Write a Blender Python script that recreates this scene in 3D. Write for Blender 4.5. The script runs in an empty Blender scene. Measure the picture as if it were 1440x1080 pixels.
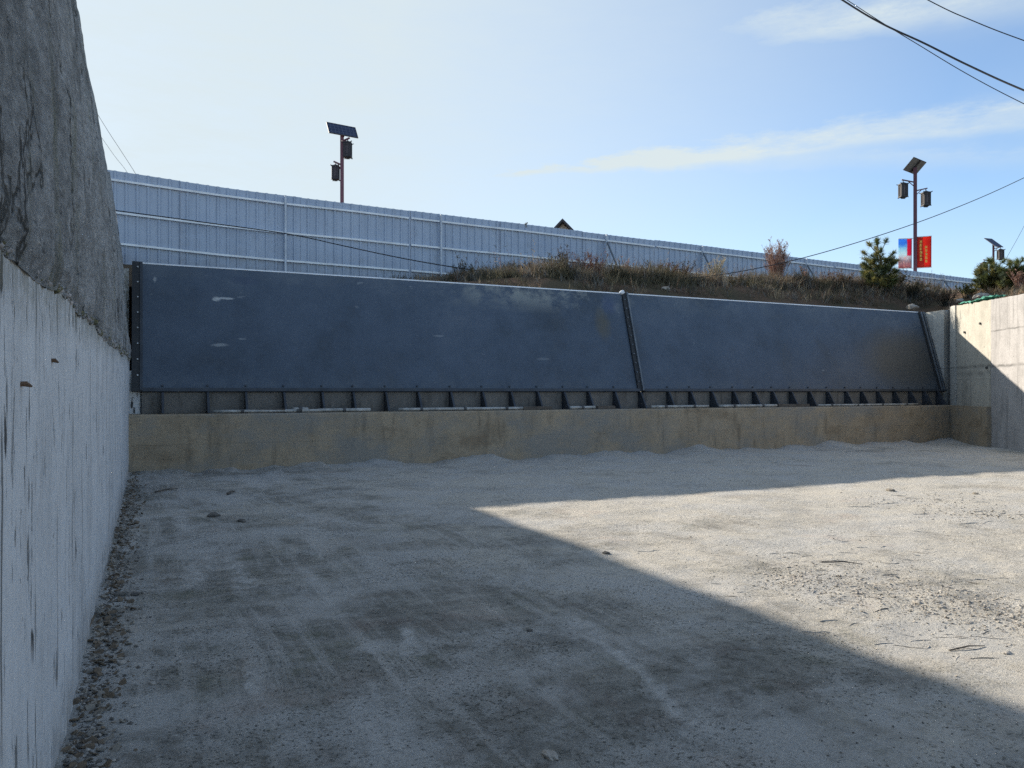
import bpy, math, random
import numpy as np
from mathutils import Vector, Matrix, noise

random.seed(7)
sc = bpy.context.scene
COL = sc.collection
R = math.radians
# ------------------------------------------------------------------ camera model
F, CX, HY, EYE = 1098.0, 720.0, 550.0, 1.6      # focal length in photo pixels, horizon row, eye height
YAW = R(25.3)
CS, SN = math.cos(YAW), math.sin(YAW)
def P(px, py, Z):
    X = (px - CX) / F * Z
    return Vector((X * CS + Z * SN, -X * SN + Z * CS, EYE + (HY - py) / F * Z))
def ray(px):
    X = (px - CX) / F
    return (X * CS + SN, -X * SN + CS)
CR = Vector((CS, -SN, 0)); CF = Vector((SN, CS, 0))

def sstep(a, b, x):
    t = max(0.0, min(1.0, (x - a) / (b - a)))
    return t * t * (3 - 2 * t)
def lerp(a, b, t): return a + (b - a) * t
def nz(x, y, z, oct=4): return noise.fractal(Vector((x, y, z)), 1.0, 2.0, oct)

# ------------------------------------------------------------------ materials
class NT:
    def __init__(s, name):
        m = bpy.data.materials.new(name); m.use_nodes = True
        s.m = m; s.t = m.node_tree; s.n = s.t.nodes; s.l = s.t.links
        s.b = s.n['Principled BSDF']
        s.tc = s.n.new('ShaderNodeTexCoord')
        s.geo = s.n.new('ShaderNodeNewGeometry')
    def inp(s, sock, v):
        if v is None: return
        if hasattr(v, 'is_linked') or hasattr(v, 'links'): s.l.new(v, sock)
        else: sock.default_value = v
    def mapping(s, scale=(1, 1, 1), rot=(0, 0, 0), loc=(0, 0, 0), src=None):
        n = s.n.new('ShaderNodeMapping')
        s.l.new(src if src is not None else s.geo.outputs['Position'], n.inputs['Vector'])
        n.inputs['Scale'].default_value = scale; n.inputs['Rotation'].default_value = rot; n.inputs['Location'].default_value = loc
        return n.outputs[0]
    def noise(s, scale, detail=5, rough=.55, vec=None, dist=0.0, color=False):
        n = s.n.new('ShaderNodeTexNoise')
        s.l.new(vec if vec is not None else s.geo.outputs['Position'], n.inputs['Vector'])
        n.inputs['Scale'].default_value = scale; n.inputs['Detail'].default_value = detail
        n.inputs['Roughness'].default_value = rough; n.inputs['Distortion'].default_value = dist
        return n.outputs['Color' if color else 'Fac']
    def voro(s, scale, vec=None, feature='F1', rnd=1.0):
        n = s.n.new('ShaderNodeTexVoronoi'); n.feature = feature
        s.l.new(vec if vec is not None else s.geo.outputs['Position'], n.inputs['Vector'])
        n.inputs['Scale'].default_value = scale; n.inputs['Randomness'].default_value = rnd
        return n.outputs['Distance']
    def ramp(s, fac, stops):
        n = s.n.new('ShaderNodeValToRGB'); e = n.color_ramp.elements
        while len(e) < len(stops): e.new(.5)
        for i, (p, c) in enumerate(stops):
            e[i].position = p
            e[i].color = (c, c, c, 1) if isinstance(c, (int, float)) else (*c, 1)
        s.l.new(fac, n.inputs['Fac']); return n.outputs['Color']
    def mix(s, fac, a, b, mode='MIX'):
        n = s.n.new('ShaderNodeMix'); n.data_type = 'RGBA'; n.blend_type = mode
        s.inp(n.inputs[0], fac)
        for k, v in ((6, a), (7, b)):
            if isinstance(v, tuple): n.inputs[k].default_value = (*v, 1)
            else: s.inp(n.inputs[k], v)
        return n.outputs[2]
    def math(s, op, a, b=None, clamp=False):
        n = s.n.new('ShaderNodeMath'); n.operation = op; n.use_clamp = clamp
        s.inp(n.inputs[0], a); s.inp(n.inputs[1], b); return n.outputs[0]
    def sep(s, vec=None):
        n = s.n.new('ShaderNodeSeparateXYZ'); s.l.new(vec if vec is not None else s.geo.outputs['Position'], n.inputs[0]); return n.outputs
    def rng(s, v, a, b, c=0.0, d=1.0):
        n = s.n.new('ShaderNodeMapRange'); s.l.new(v, n.inputs[0])
        for i, q in enumerate((a, b, c, d)): n.inputs[i + 1].default_value = q
        return n.outputs[0]
    def bump(s, h, strength=.5, dist=.02, normal=None):
        n = s.n.new('ShaderNodeBump'); s.l.new(h, n.inputs['Height'])
        n.inputs['Strength'].default_value = strength; n.inputs['Distance'].default_value = dist
        if normal is not None: s.l.new(normal, n.inputs['Normal'])
        return n.outputs[0]
    def done(s, col=None, rough=.8, normal=None, metal=0.0, spec=None):
        if col is not None:
            if isinstance(col, tuple): s.b.inputs['Base Color'].default_value = (*col, 1)
            else: s.l.new(col, s.b.inputs['Base Color'])
        s.inp(s.b.inputs['Roughness'], rough); s.b.inputs['Metallic'].default_value = metal
        if spec is not None: s.b.inputs['Specular IOR Level'].default_value = spec
        if normal is not None: s.l.new(normal, s.b.inputs['Normal'])
        return s.m

def plain(name, col, rough=.7, metal=0.0, var=.25, scale=6.0, bump=.15, bd=.004):
    t = NT(name)
    f = t.noise(scale, 6, .6)
    d = tuple(c * (1 - var) for c in col); u = tuple(min(1, c * (1 + var)) for c in col)
    c = t.ramp(f, [(.3, d), (.7, u)])
    n = t.bump(t.noise(scale * 8, 4), bump, bd)
    return t.done(c, rough, n, metal)

M = {}
def mk_ground():
    t = NT('dusty_ground')
    xyz = t.sep()
    warp = t.noise(.22, 1, .4, color=True)
    v = t.n.new('ShaderNodeVectorMath'); v.operation = 'MULTIPLY_ADD'
    t.l.new(warp, v.inputs[0]); v.inputs[1].default_value = (.7, .7, 0); t.l.new(t.geo.outputs['Position'], v.inputs[2])
    wv = v.outputs[0]
    def off(k): return t.mapping(loc=(k * 3.7, k * 5.1, k))
    fine = t.noise(20, 10, .78)
    grit = t.noise(95, 5, .8)
    med = t.noise(1.5, 10, .70, vec=off(1))
    big = t.noise(.42, 6, .6, vec=off(2))
    base = t.ramp(fine, [(.30, (.385, .36, .312)), (.46, (.475, .446, .39)), (.56, (.515, .485, .428)), (.72, (.575, .545, .485))])
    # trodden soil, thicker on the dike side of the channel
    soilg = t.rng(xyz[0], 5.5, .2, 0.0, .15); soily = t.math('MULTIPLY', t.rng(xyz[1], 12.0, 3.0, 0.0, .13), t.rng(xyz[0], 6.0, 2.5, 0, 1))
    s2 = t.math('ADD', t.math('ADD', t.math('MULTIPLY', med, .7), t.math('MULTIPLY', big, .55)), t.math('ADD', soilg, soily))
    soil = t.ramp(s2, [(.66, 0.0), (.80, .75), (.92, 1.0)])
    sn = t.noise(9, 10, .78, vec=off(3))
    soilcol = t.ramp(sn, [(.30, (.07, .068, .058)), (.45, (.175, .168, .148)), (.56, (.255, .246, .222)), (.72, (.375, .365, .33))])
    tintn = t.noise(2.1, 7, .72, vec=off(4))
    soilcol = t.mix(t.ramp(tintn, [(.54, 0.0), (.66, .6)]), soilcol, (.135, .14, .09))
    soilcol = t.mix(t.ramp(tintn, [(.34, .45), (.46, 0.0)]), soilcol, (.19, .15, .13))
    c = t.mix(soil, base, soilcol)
    # pale dust in patches and thin dragged wheel streaks
    pale = t.ramp(t.noise(.8, 10, .72, vec=off(5)), [(.47, 0.0), (.58, .9)])
    c = t.mix(pale, c, (.47, .46, .435))
    for k, (sc, rot, a) in enumerate((((9.0, .38, 1), 10, .75), ((8.0, .42, 1), -20, .55), ((.5, 4.5, 1), 6, .45))):
        st = t.noise(1.0, 8, .7, vec=t.mapping(sc, (0, 0, R(rot)), (k * 5, k * 2, 0), src=wv))
        mk = t.ramp(t.noise(.55, 4, .6, vec=off(6 + k)), [(.40, 0.0), (.55, 1.0)])
        c = t.mix(t.math('MULTIPLY', t.math('MULTIPLY', t.ramp(st, [(.51, 0.0), (.62, 1.0)]), mk), a), c, (.49, .47, .435))
    # damp and pinkish stains
    c = t.mix(t.ramp(t.noise(.75, 8, .68, vec=off(10)), [(.56, 0.0), (.70, .45)]), c, (.20, .185, .16))
    c = t.mix(t.ramp(t.noise(1.1, 8, .72, vec=off(11)), [(.58, 0.0), (.70, .30)]), c, (.40, .30, .25))
    # crumbs: dark grains gathered in drifts, a few pale chips
    drift = t.ramp(t.noise(1.2, 7, .7, vec=off(12)), [(.44, 0.10), (.58, 1.0)])
    cr = t.math('MULTIPLY', t.ramp(t.noise(42, 5, .75, vec=off(13)), [(.57, 0.0), (.63, 1.0)]), drift)
    c = t.mix(t.math('MULTIPLY', cr, .9), c, (.045, .05, .036))
    ch = t.math('MULTIPLY', t.ramp(t.voro(36), [(.07, 1.0), (.12, 0.0)]), t.ramp(t.noise(3, 4, .6, vec=off(14)), [(.52, 0.0), (.60, .8)]))
    c = t.mix(ch, c, (.50, .49, .46))
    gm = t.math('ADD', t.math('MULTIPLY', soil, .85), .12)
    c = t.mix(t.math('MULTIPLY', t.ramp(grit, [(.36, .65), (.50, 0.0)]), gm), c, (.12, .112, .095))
    # scuffs where wheels and skids dragged pale dust across the soil
    segs = [((326, 776), (350, 838), .05, .75), ((267, 785), (277, 828), .05, .6), ((290, 770), (300, 800), .06, .5), ((565, 885), (588, 920), .035, .8), ((492, 962), (540, 1068), .022, .6), ((512, 958), (566, 1060), .020, .45),
            ((348, 942), (358, 980), .022, .7), ((255, 725), (262, 752), .05, .7), ((500, 908), (600, 914), .07, .55), ((846, 900), (1004, 1036), .030, .6), ((800, 868), (872, 918), .05, .5), ((350, 672), (372, 688), .12, .7), ((382, 664), (396, 680), .10, .6),
            ((400, 722), (540, 742), .12, .55), ((450, 700), (640, 716), .16, .5), ((690, 930), (800, 985), .07, .4), ((430, 800), (470, 850), .04, .45)]
    wob = t.math('MULTIPLY', t.math('SUBTRACT', t.noise(2.2, 5, .7, vec=off(20)), .5), .35)
    brk = t.ramp(t.noise(6, 8, .78, vec=off(21)), [(.40, .1), (.58, 1.0)])
    for (a_, b_, w_, al) in segs:
        za, zb = F * EYE / (a_[1] - HY), F * EYE / (b_[1] - HY)
        pa, pb = P(a_[0], a_[1], za), P(b_[0], b_[1], zb); dd = (pb - pa); ln = dd.length; dd.normalize(); nn_ = Vector((-dd.y, dd.x, 0)); mid = (pa + pb) / 2
        def lin(vv, cc):
            n_ = t.n.new('ShaderNodeVectorMath'); n_.operation = 'DOT_PRODUCT'; t.l.new(t.geo.outputs['Position'], n_.inputs[0]); n_.inputs[1].default_value = vv
            return t.math('ABSOLUTE', t.math('ADD', t.math('SUBTRACT', n_.outputs['Value'], cc), wob))
        m1 = t.rng(lin(nn_, mid.dot(nn_)), w_ * 2.2, w_ * .6, 0, 1); m2 = t.rng(lin(dd, mid.dot(dd)), ln * .62, ln * .38, 0, 1)
        c = t.mix(t.math('MULTIPLY', t.math('MULTIPLY', t.math('MULTIPLY', m1, m2), brk), min(1, al * 1.6)), c, (.52, .505, .475))
    h = t.math('ADD', t.math('MULTIPLY', fine, .9), t.math('ADD', t.math('MULTIPLY', grit, .35), t.math('ADD', t.math('MULTIPLY', t.noise(7, 9, .75, vec=off(15)), 1.1), t.math('MULTIPLY', cr, .5))))
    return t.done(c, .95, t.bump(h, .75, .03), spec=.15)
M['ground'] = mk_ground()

def mk_concrete(name, base, dark, joints=(), tint=None, pits=.6, streaks=.6, vert=(14, 14, .8)):
    t = NT(name)
    f = t.noise(2.2, 8, .65); g = t.noise(30, 6, .65)
    c = t.ramp(f, [(.28, tuple(x * .78 for x in base)), (.5, base), (.75, tuple(min(1, x * 1.12) for x in base))])
    c = t.mix(t.ramp(g, [(.3, .3), (.55, 0.0)]), c, dark)
    st = t.noise(1, 6, .6, vec=t.mapping(vert))
    c = t.mix(t.math('MULTIPLY', t.ramp(st, [(.54, 0.0), (.72, 1.0)]), streaks), c, dark)
    st2 = t.noise(1, 5, .6, vec=t.mapping((vert[0] * .3, vert[1] * .3, vert[2] * .35), loc=(5, 5, 5)))
    c = t.mix(t.math('MULTIPLY', t.ramp(st2, [(.5, 0.0), (.7, 1.0)]), streaks * .6), c, tuple(x * .62 for x in base))
    pv = t.voro(9, vec=t.mapping((1, 1, .55)))
    pm = t.math('MULTIPLY', t.ramp(pv, [(.06, 1.0), (.12, 0.0)]), t.ramp(t.noise(1.7, 3), [(.5, 0.0), (.58, pits)]))
    c = t.mix(pm, c, tuple(x * .3 for x in dark))
    hsum = t.math('ADD', t.math('MULTIPLY', g, .5), t.math('SUBTRACT', t.math('MULTIPLY', t.noise(6, 6, .6), .8), pm))
    if joints:
        z = t.sep()[2]
        wob = t.math('MULTIPLY', t.math('SUBTRACT', t.noise(3, 5, .7), .5), .10)
        zz = t.math('ADD', z, wob)
        for zj, w, a in joints:
            d = t.math('ABSOLUTE', t.math('SUBTRACT', zz, zj))
            jm = t.math('MULTIPLY', t.rng(d, w, 0.0, 0.0, 1.0), a)
            jm = t.math('MULTIPLY', jm, t.ramp(t.noise(2.5, 4), [(.35, .25), (.6, 1.0)]))
            c = t.mix(jm, c, dark)
            hsum = t.math('SUBTRACT', hsum, jm)
    if name.startswith('mud'):
        pt = t.noise(.9, 8, .7, vec=t.mapping((.6, 1, 1.2)))
        c = t.mix(t.ramp(pt, [(.46, 0.0), (.60, .75)]), c, (.25, .245, .225))
        c = t.mix(t.ramp(pt, [(.34, .6), (.44, 0.0)]), c, (.21, .155, .10))
    c = t.mix(t.ramp(t.noise(24, 8, .8), [(.34, .5), (.48, 0.0)]), c, dark)
    n = t.bump(hsum, .5, .015)
    return t.done(c, .88, n, spec=.25)

def mk_dike_concrete():
    t = NT('board_marked_concrete')
    f = t.noise(1, 10, .74, vec=t.mapping((1.6, 1.6, .9)))
    c = t.ramp(f, [(.28, (.43, .44, .445)), (.48, (.58, .59, .595)), (.72, (.67, .68, .685))])
    # board grain: thin upright lines
    gr = t.noise(1, 7, .65, vec=t.mapping((22, 22, 1.0)))
    c = t.mix(t.ramp(gr, [(.55, 0.0), (.74, .40)]), c, (.25, .26, .27))
    # joints between shutter boards
    y = t.sep()[1]; z0 = t.sep()[2]
    yy = t.math('ADD', y, t.math('MULTIPLY', t.math('SUBTRACT', t.noise(1.2, 3), .5), .06))
    fr = t.math('FRACT', t.math('MULTIPLY', yy, 1.45))
    d = t.math('ABSOLUTE', t.math('SUBTRACT', fr, .5))
    jm = t.math('MULTIPLY', t.rng(d, .030, .006, 0, 1), t.ramp(t.noise(2.2, 5, .6), [(.42, 0.0), (.58, .85)]))
    c = t.mix(jm, c, (.075, .075, .07))
    # long black tears and blow holes
    tv = t.voro(1, vec=t.mapping((5.5, 5.5, 2.1)))
    tm = t.math('MULTIPLY', t.ramp(t.math('ADD', tv, t.math('MULTIPLY', t.noise(12, 4, .7), .22)), [(.215, 1.0), (.27, 0.0)]), t.ramp(t.noise(1.1, 3, vec=t.mapping((1.5, 1.5, .9), loc=(2, 3, 1))), [(.40, 0.0), (.50, 1.0)]))
    c = t.mix(t.math('MULTIPLY', tm, .95), c, (.04, .038, .035))
    sv = t.noise(1, 6, .7, vec=t.mapping((16, 16, 3.2), loc=(1, 1, 1)))
    sm = t.ramp(sv, [(.60, 0.0), (.64, .85)])
    c = t.mix(t.math('MULTIPLY', sm, .9), c, (.065, .065, .062))
    # dirt and moss washed down from the broken edge of the render
    ze = t.math('SUBTRACT', t.math('ADD', z0, t.math('MULTIPLY', t.noise(1, 7, .75, vec=t.mapping((3, 3, .9))), .34)), t.math('MULTIPLY', y, .019))
    wash = t.rng(ze, 1.90, 2.12, 0, .75)
    c = t.mix(t.math('MULTIPLY', wash, t.ramp(t.noise(14, 6, .75), [(.38, .2), (.56, 1.0)])), c, (.17, .165, .12))
    pv = t.voro(16, vec=t.mapping((1, 1, .7)))
    pm = t.math('MULTIPLY', t.ramp(pv, [(.07, 1.0), (.13, 0.0)]), t.ramp(t.noise(1.9, 4), [(.5, 0.0), (.6, .9)]))
    c = t.mix(pm, c, (.06, .06, .06))
    wt = t.noise(30, 8, .8)
    c = t.mix(t.ramp(wt, [(.34, .35), (.46, 0.0)]), c, (.18, .185, .19))
    # rusty brown run-off and dirt splashed near the foot
    br = t.ramp(t.noise(1, 5, .6, vec=t.mapping((3, 3, .6), loc=(7, 2, 4))), [(.60, 0.0), (.75, .35)])
    c = t.mix(br, c, (.30, .25, .20))
    z = t.sep()[2]
    foot = t.math('MULTIPLY', t.rng(z, .35, 0.0, 0, .7), t.ramp(t.noise(5, 5, .7), [(.35, .2), (.6, 1.0)]))
    c = t.mix(foot, c, (.20, .19, .17))
    h = t.math('SUBTRACT', t.math('ADD', t.math('MULTIPLY', gr, .5), t.math('MULTIPLY', t.noise(26, 6, .7), .55)), t.math('ADD', t.math('ADD', tm, jm), t.math('ADD', pm, sm)))
    return t.done(c, .86, t.bump(h, .6, .012), spec=.3)

def mk_mortar():
    t = NT('rough_cement_render')
    g = t.noise(1, 10, .84, vec=t.mapping((22, 4.5, 18)))
    f = t.noise(1, 9, .74, vec=t.mapping((2.6, 1.1, 1.0), (R(9), 0, 0)))
    c = t.ramp(g, [(.33, (.08, .082, .08)), (.45, (.275, .278, .275)), (.55, (.40, .405, .40)), (.68, (.58, .585, .58))])
    c = t.mix(t.ramp(f, [(.36, .75), (.52, 0.0)]), c, (.12, .122, .12))
    c = t.mix(t.ramp(f, [(.54, 0.0), (.72, .5)]), c, (.36, .365, .37))
    ms = t.noise(1, 8, .72, vec=t.mapping((2.2, 2.2, .7), (R(12), 0, 0), (3, 3, 3)))
    c = t.mix(t.ramp(ms, [(.55, 0.0), (.68, .6)]), c, (.17, .17, .10))
    c = t.mix(t.ramp(t.noise(1, 5, .8, vec=t.mapping((55, 12, 50))), [(.57, 0.0), (.66, .5)]), c, (.46, .47, .48))
    c = t.mix(t.ramp(t.noise(1, 5, .8, vec=t.mapping((40, 9, 36), loc=(4, 4, 4))), [(.58, 0.0), (.65, .7)]), c, (.05, .05, .047))
    ck = t.math('ABSOLUTE', t.math('SUBTRACT', t.noise(1, 6, .62, vec=t.mapping((2, .8, .7), (R(35), 0, 0), (8, 1, 2))), .5))
    ck = t.math('MULTIPLY', t.rng(ck, .012, .003, 0, 1), t.ramp(t.noise(1, 3, .5, vec=t.mapping((1, .5, .6), loc=(5, 5, 1))), [(.48, 0.0), (.56, .8)]))
    c = t.mix(ck, c, (.035, .035, .03))
    pt = t.noise(1, 9, .78, vec=t.mapping((4, 1.6, 2.2), (R(25), 0, 0), (1, 9, 5)))
    c = t.mix(t.ramp(pt, [(.55, 0.0), (.66, .45)]), c, (.45, .45, .45)); c = t.mix(t.ramp(pt, [(.34, .5), (.45, 0.0)]), c, (.10, .10, .095))
    h = t.math('SUBTRACT', t.math('ADD', t.math('MULTIPLY', g, 1.0), t.math('MULTIPLY', t.noise(1, 8, .72, vec=t.mapping((6, 2.5, 3.5))), .9)), ck)
    return t.done(c, .95, t.bump(h, .9, .03), spec=.15)
M['dike'] = mk_dike_concrete(); M['mortar'] = mk_mortar()
M['wall_cream'] = mk_concrete('cream_concrete', (.50, .475, .41), (.17, .165, .15), joints=((2.33, .07, .9), (2.12, .12, .6), (1.95, .03, .4)), pits=.9, streaks=.75, vert=(5, 5, .5))
M['wall_pale'] = mk_concrete('pale_concrete', (.54, .53, .485), (.15, .148, .14), joints=((2.34, .04, .5),), pits=.5, streaks=.6, vert=(6, 6, .5))
M['wall_grey'] = mk_concrete('grey_concrete', (.44, .425, .415), (.12, .118, .115), joints=((3.3, .035, .9), (2.30, .06, .9)), pits=.8, streaks=.55, vert=(5, 5, .5))
M['sill'] = mk_concrete('mud_stained_concrete', (.39, .315, .222), (.12, .10, .075), joints=((.55, .02, .35),), pits=.5, streaks=.7, vert=(4, 4, .7))
M['footing'] = mk_concrete('old_grey_concrete', (.185, .175, .16), (.05, .048, .043), pits=.4, streaks=.6, vert=(5, 5, 1.2))

def mk_gate(name, seed, worn):
    t = NT(name)
    L = (seed, seed * 2, seed)
    f = t.noise(.7, 10, .74, vec=t.mapping(loc=L)); g = t.noise(9, 9, .76, vec=t.mapping(loc=L))
    c = t.ramp(f, [(.30, (.044, .060, .080)), (.46, (.062, .086, .120)), (.58, (.075, .102, .141)), (.74, (.105, .130, .165))])
    runs = t.noise(1, 6, .6, vec=t.mapping((3.2, 3.2, .22), loc=L))
    c = t.mix(t.ramp(runs, [(.55, 0.0), (.78, .4)]), c, (.085, .11, .15))
    c = t.mix(t.ramp(g, [(.54, 0.0), (.70, .5)]), c, (.10, .122, .148))
    c = t.mix(t.ramp(g, [(.30, .5), (.44, 0.0)]), c, (.03, .04, .055))
    x, y, z = t.sep()
    # chalky bloom under the top edge and along the foot, brown mud splashes
    bl = t.math('MULTIPLY', t.rng(z, 3.55, 4.1, 0, 1), t.ramp(t.noise(1, 8, .72, vec=t.mapping((1.1, 1, 1.6), loc=L)), [(.46, 0.0), (.58, .9)]))
    bl = t.math('MULTIPLY', bl, t.math('MULTIPLY', t.rng(x, 6.0, 8.0, .12, 1), t.rng(x, 12.5, 10.5, .15, 1)))
    c = t.mix(bl, c, (.27, .285, .265))
    ft = t.math('MULTIPLY', t.rng(z, 2.0, 1.66, 0, 1), t.ramp(t.noise(3.0, 7, .7, vec=t.mapping(loc=L)), [(.42, 0.0), (.62, .6)]))
    c = t.mix(ft, c, (.10, .125, .15))
    md = t.ramp(t.noise(.8, 6, .65, vec=t.mapping((1, 1, .5), loc=(L[0] + 3, 1, 8))), [(.60, 0.0), (.76, worn)])
    c = t.mix(md, c, (.07, .07, .062))
    if worn > .4:
        for cx, cz, rx, rz in ((22.2, 2.6, 2.3, 1.2),):
            dx = t.math('DIVIDE', t.math('SUBTRACT', x, cx), rx); dz = t.math('DIVIDE', t.math('SUBTRACT', z, cz), rz)
            d = t.math('ADD', t.math('MULTIPLY', dx, dx), t.math('MULTIPLY', dz, dz))
            d = t.math('ADD', d, t.math('MULTIPLY', t.noise(1.2, 5, .6), .9))
            c = t.mix(t.rng(d, 1.4, .6, 0, .8), c, (.088, .087, .078))
    else:
        for cx, cz, rx, rz, col, a in ((10.9, 3.35, .28, .5, (.13, .11, .06), .55), (2.0, 3.98, .35, .12, (.05, .07, .12), .5), (11.2, 3.9, .3, .3, (.05, .075, .15), .6)):
            dx = t.math('DIVIDE', t.math('SUBTRACT', x, cx), rx); dz = t.math('DIVIDE', t.math('SUBTRACT', z, cz), rz)
            d = t.math('ADD', t.math('MULTIPLY', dx, dx), t.math('MULTIPLY', dz, dz))
            d = t.math('ADD', d, t.math('MULTIPLY', t.noise(5, 5, .6), 1.2))
            c = t.mix(t.rng(d, 1.5, .6, 0, a), c, col)
        # the white scrape and two fainter scuffs
        for cx, cz, rx, rz, a in ((1.40, 3.545, .13, .085, .95), (1.60, 3.565, .26, .04, .9), (1.44, 2.56, .26, .06, .45), (1.90, 2.70, .14, .03, .35), (.22, 3.9, .05, .10, .5), (6.3, 2.9, .2, .04, .25), (9.0, 2.4, .3, .05, .2)):
            dx = t.math('DIVIDE', t.math('SUBTRACT', x, cx), rx); dz = t.math('DIVIDE', t.math('SUBTRACT', z, cz), rz)
            d = t.math('ADD', t.math('MULTIPLY', dx, dx), t.math('MULTIPLY', dz, dz))
            d = t.math('ADD', d, t.math('MULTIPLY', t.noise(1, 6, .75, vec=t.mapping((9, 9, 22))), 1.5))
            c = t.mix(t.rng(d, 1.25, .85, 0, a), c, (.46, .48, .48))
        # small scrapes
    sc_ = t.ramp(t.noise(1, 3, .5, vec=t.mapping((2.4, 2.4, 7), loc=(4 + seed, 1, 2))), [(.735, 0.0), (.76, .45)])
    c = t.mix(sc_, c, (.30, .32, .33))
    fs = t.math('ABSOLUTE', t.math('SUBTRACT', t.math('FRACT', t.math('MULTIPLY', t.math('ADD', x, seed), .168)), .5))
    wl = t.rng(fs, .0035, .0012, 0, 1)
    c = t.mix(t.math('MULTIPLY', wl, .12), c, (.035, .045, .06))
    h = t.math('ADD', t.math('ADD', t.noise(.7, 3), t.math('MULTIPLY', wl, .015)), t.math('MULTIPLY', t.noise(40, 4), .03))
    return t.done(c, t.rng(g, .3, .7, .42, .62), t.bump(h, .35, .03), spec=.4)
M['gate_a'] = mk_gate('slate_blue_paint', 1.0, .3); M['gate_b'] = mk_gate('slate_blue_paint_stained', 9.0, .5)
M['seal'] = plain('black_rubber', (.022, .024, .026), .6, var=.3)
M['steel_dark'] = plain('dark_steel', (.035, .042, .052), .5, var=.4, scale=3)
M['steel_bar'] = plain('grey_steel_bar', (.13, .15, .17), .45, var=.3, scale=4)
M['lip'] = plain('sunlit_edge_white', (.80, .82, .84), .35, var=.15, scale=3)  # near-white colour stands in for sun catching the gate's top edge
M['bolt'] = plain('zinc_bolt', (.5, .5, .47), .4, .5)
M['pipe'] = plain('galvanised_pipe', (.36, .36, .34), .6, 0.0, var=.5, scale=5)
M['collar'] = plain('pipe_collar', (.07, .07, .07), .6)
M['timber'] = plain('weathered_timber', (.10, .085, .07), .85, var=.4)

def mk_fence():
    t = NT('blue_white_fence_sheet')
    f = t.noise(.8, 6, .6); st = t.noise(1, 6, .6, vec=t.mapping((5, 5, .35)))
    c = t.ramp(f, [(.3, (.36, .43, .545)), (.7, (.43, .50, .61))])
    c = t.mix(t.ramp(st, [(.52, 0.0), (.75, .4)]), c, (.23, .28, .36))
    z = t.sep()[2]
    c = t.mix(t.math('MULTIPLY', t.rng(z, 6.4, 5.6, 0, .6), t.ramp(t.noise(4, 5, .7), [(.3, .2), (.65, 1.0)])), c, (.24, .25, .27))
    oi = t.n.new('ShaderNodeObjectInfo')
    c = t.mix(t.rng(oi.outputs['Random'], 0, 1, 0, .30), c, (.42, .47, .55))
    c = t.mix(t.ramp(t.noise(1, 7, .7, vec=t.mapping((3, 3, 1.2), loc=(2, 9, 4))), [(.57, 0.0), (.72, .45)]), c, (.26, .28, .31))
    return t.done(c, .45, t.bump(t.math('ADD', t.noise(1.3, 4), t.math('MULTIPLY', t.noise(6, 4), .2)), .5, .05), spec=.4)
M['fence'] = mk_fence()
M['joint'] = plain('dark_sheet_joint', (.16, .19, .25), .6)
M['fence_rail'] = plain('white_rail_paint', (.80, .82, .84), .4, var=.15, scale=2)
M['fence_post'] = plain('grey_white_post_paint', (.52, .57, .64), .45, var=.2, scale=3)

def mk_soil():
    t = NT('bank_soil')
    f = t.noise(1.1, 8, .65); g = t.noise(14, 7, .7)
    c = t.ramp(f, [(.28, (.075, .06, .04)), (.45, (.135, .09, .058)), (.62, (.20, .125, .085)), (.8, (.24, .19, .14))])
    c = t.mix(t.ramp(g, [(.35, .5), (.6, 0.0)]), c, (.05, .042, .03))
    c = t.mix(t.ramp(t.noise(.5, 5, .6, vec=t.mapping(loc=(2, 5, 1))), [(.5, 0.0), (.66, .6)]), c, (.075, .075, .045))
    return t.done(c, .95, t.bump(t.math('ADD', f, t.math('MULTIPLY', g, .5)), .9, .12), spec=.1)
M['soil'] = mk_soil()
def leafy(name, col, trans=.25, var=.35, scale=3):
    t = NT(name)
    f = t.noise(scale, 4, .6)
    c = t.ramp(f, [(.3, tuple(x * (1 - var) for x in col)), (.7, tuple(x * (1 + var) for x in col))])
    m = t.done(c, .75, spec=.2)
    tr = t.n.new('ShaderNodeBsdfTranslucent'); t.l.new(c, tr.inputs['Color'])
    mx = t.n.new('ShaderNodeMixShader'); mx.inputs[0].default_value = trans
    out = t.n['Material Output']
    t.l.new(t.b.outputs[0], mx.inputs[1]); t.l.new(tr.outputs[0], mx.inputs[2]); t.l.new(mx.outputs[0], out.inputs['Surface'])
    return m
M['g_olive'] = leafy('dry_grass_olive', (.115, .102, .066)); M['g_brown'] = leafy('dry_grass_brown', (.165, .115, .08))
M['g_straw'] = leafy('dry_grass_straw', (.34, .27, .18)); M['g_grey'] = leafy('dry_grass_grey', (.165, .158, .142))
M['g_red'] = leafy('dry_weed_red_brown', (.17, .085, .062)); M['g_pink'] = leafy('bare_twigs_pinkish', (.36, .235, .19))
M['g_dark'] = leafy('dark_weed', (.06, .062, .052)); M['g_pale'] = leafy('pale_reed', (.46, .40, .28))
M['needle'] = leafy('pine_needles', (.115, .14, .052)); M['needle_y'] = leafy('pine_needles_yellow_green', (.26, .24, .085))
M['needle_b'] = leafy('pine_needles_blue_green', (.115, .15, .105))
M['bark'] = plain('bark', (.10, .078, .062), .9, var=.4)
M['pole'] = plain('wine_red_pole_paint', (.12, .04, .06), .5, var=.2)
M['lantern'] = plain('black_lantern_iron', (.016, .015, .02), .5)
M['lglass'] = plain('frosted_lantern_panel', (.05, .035, .04), .4, var=.25, scale=12)
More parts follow.
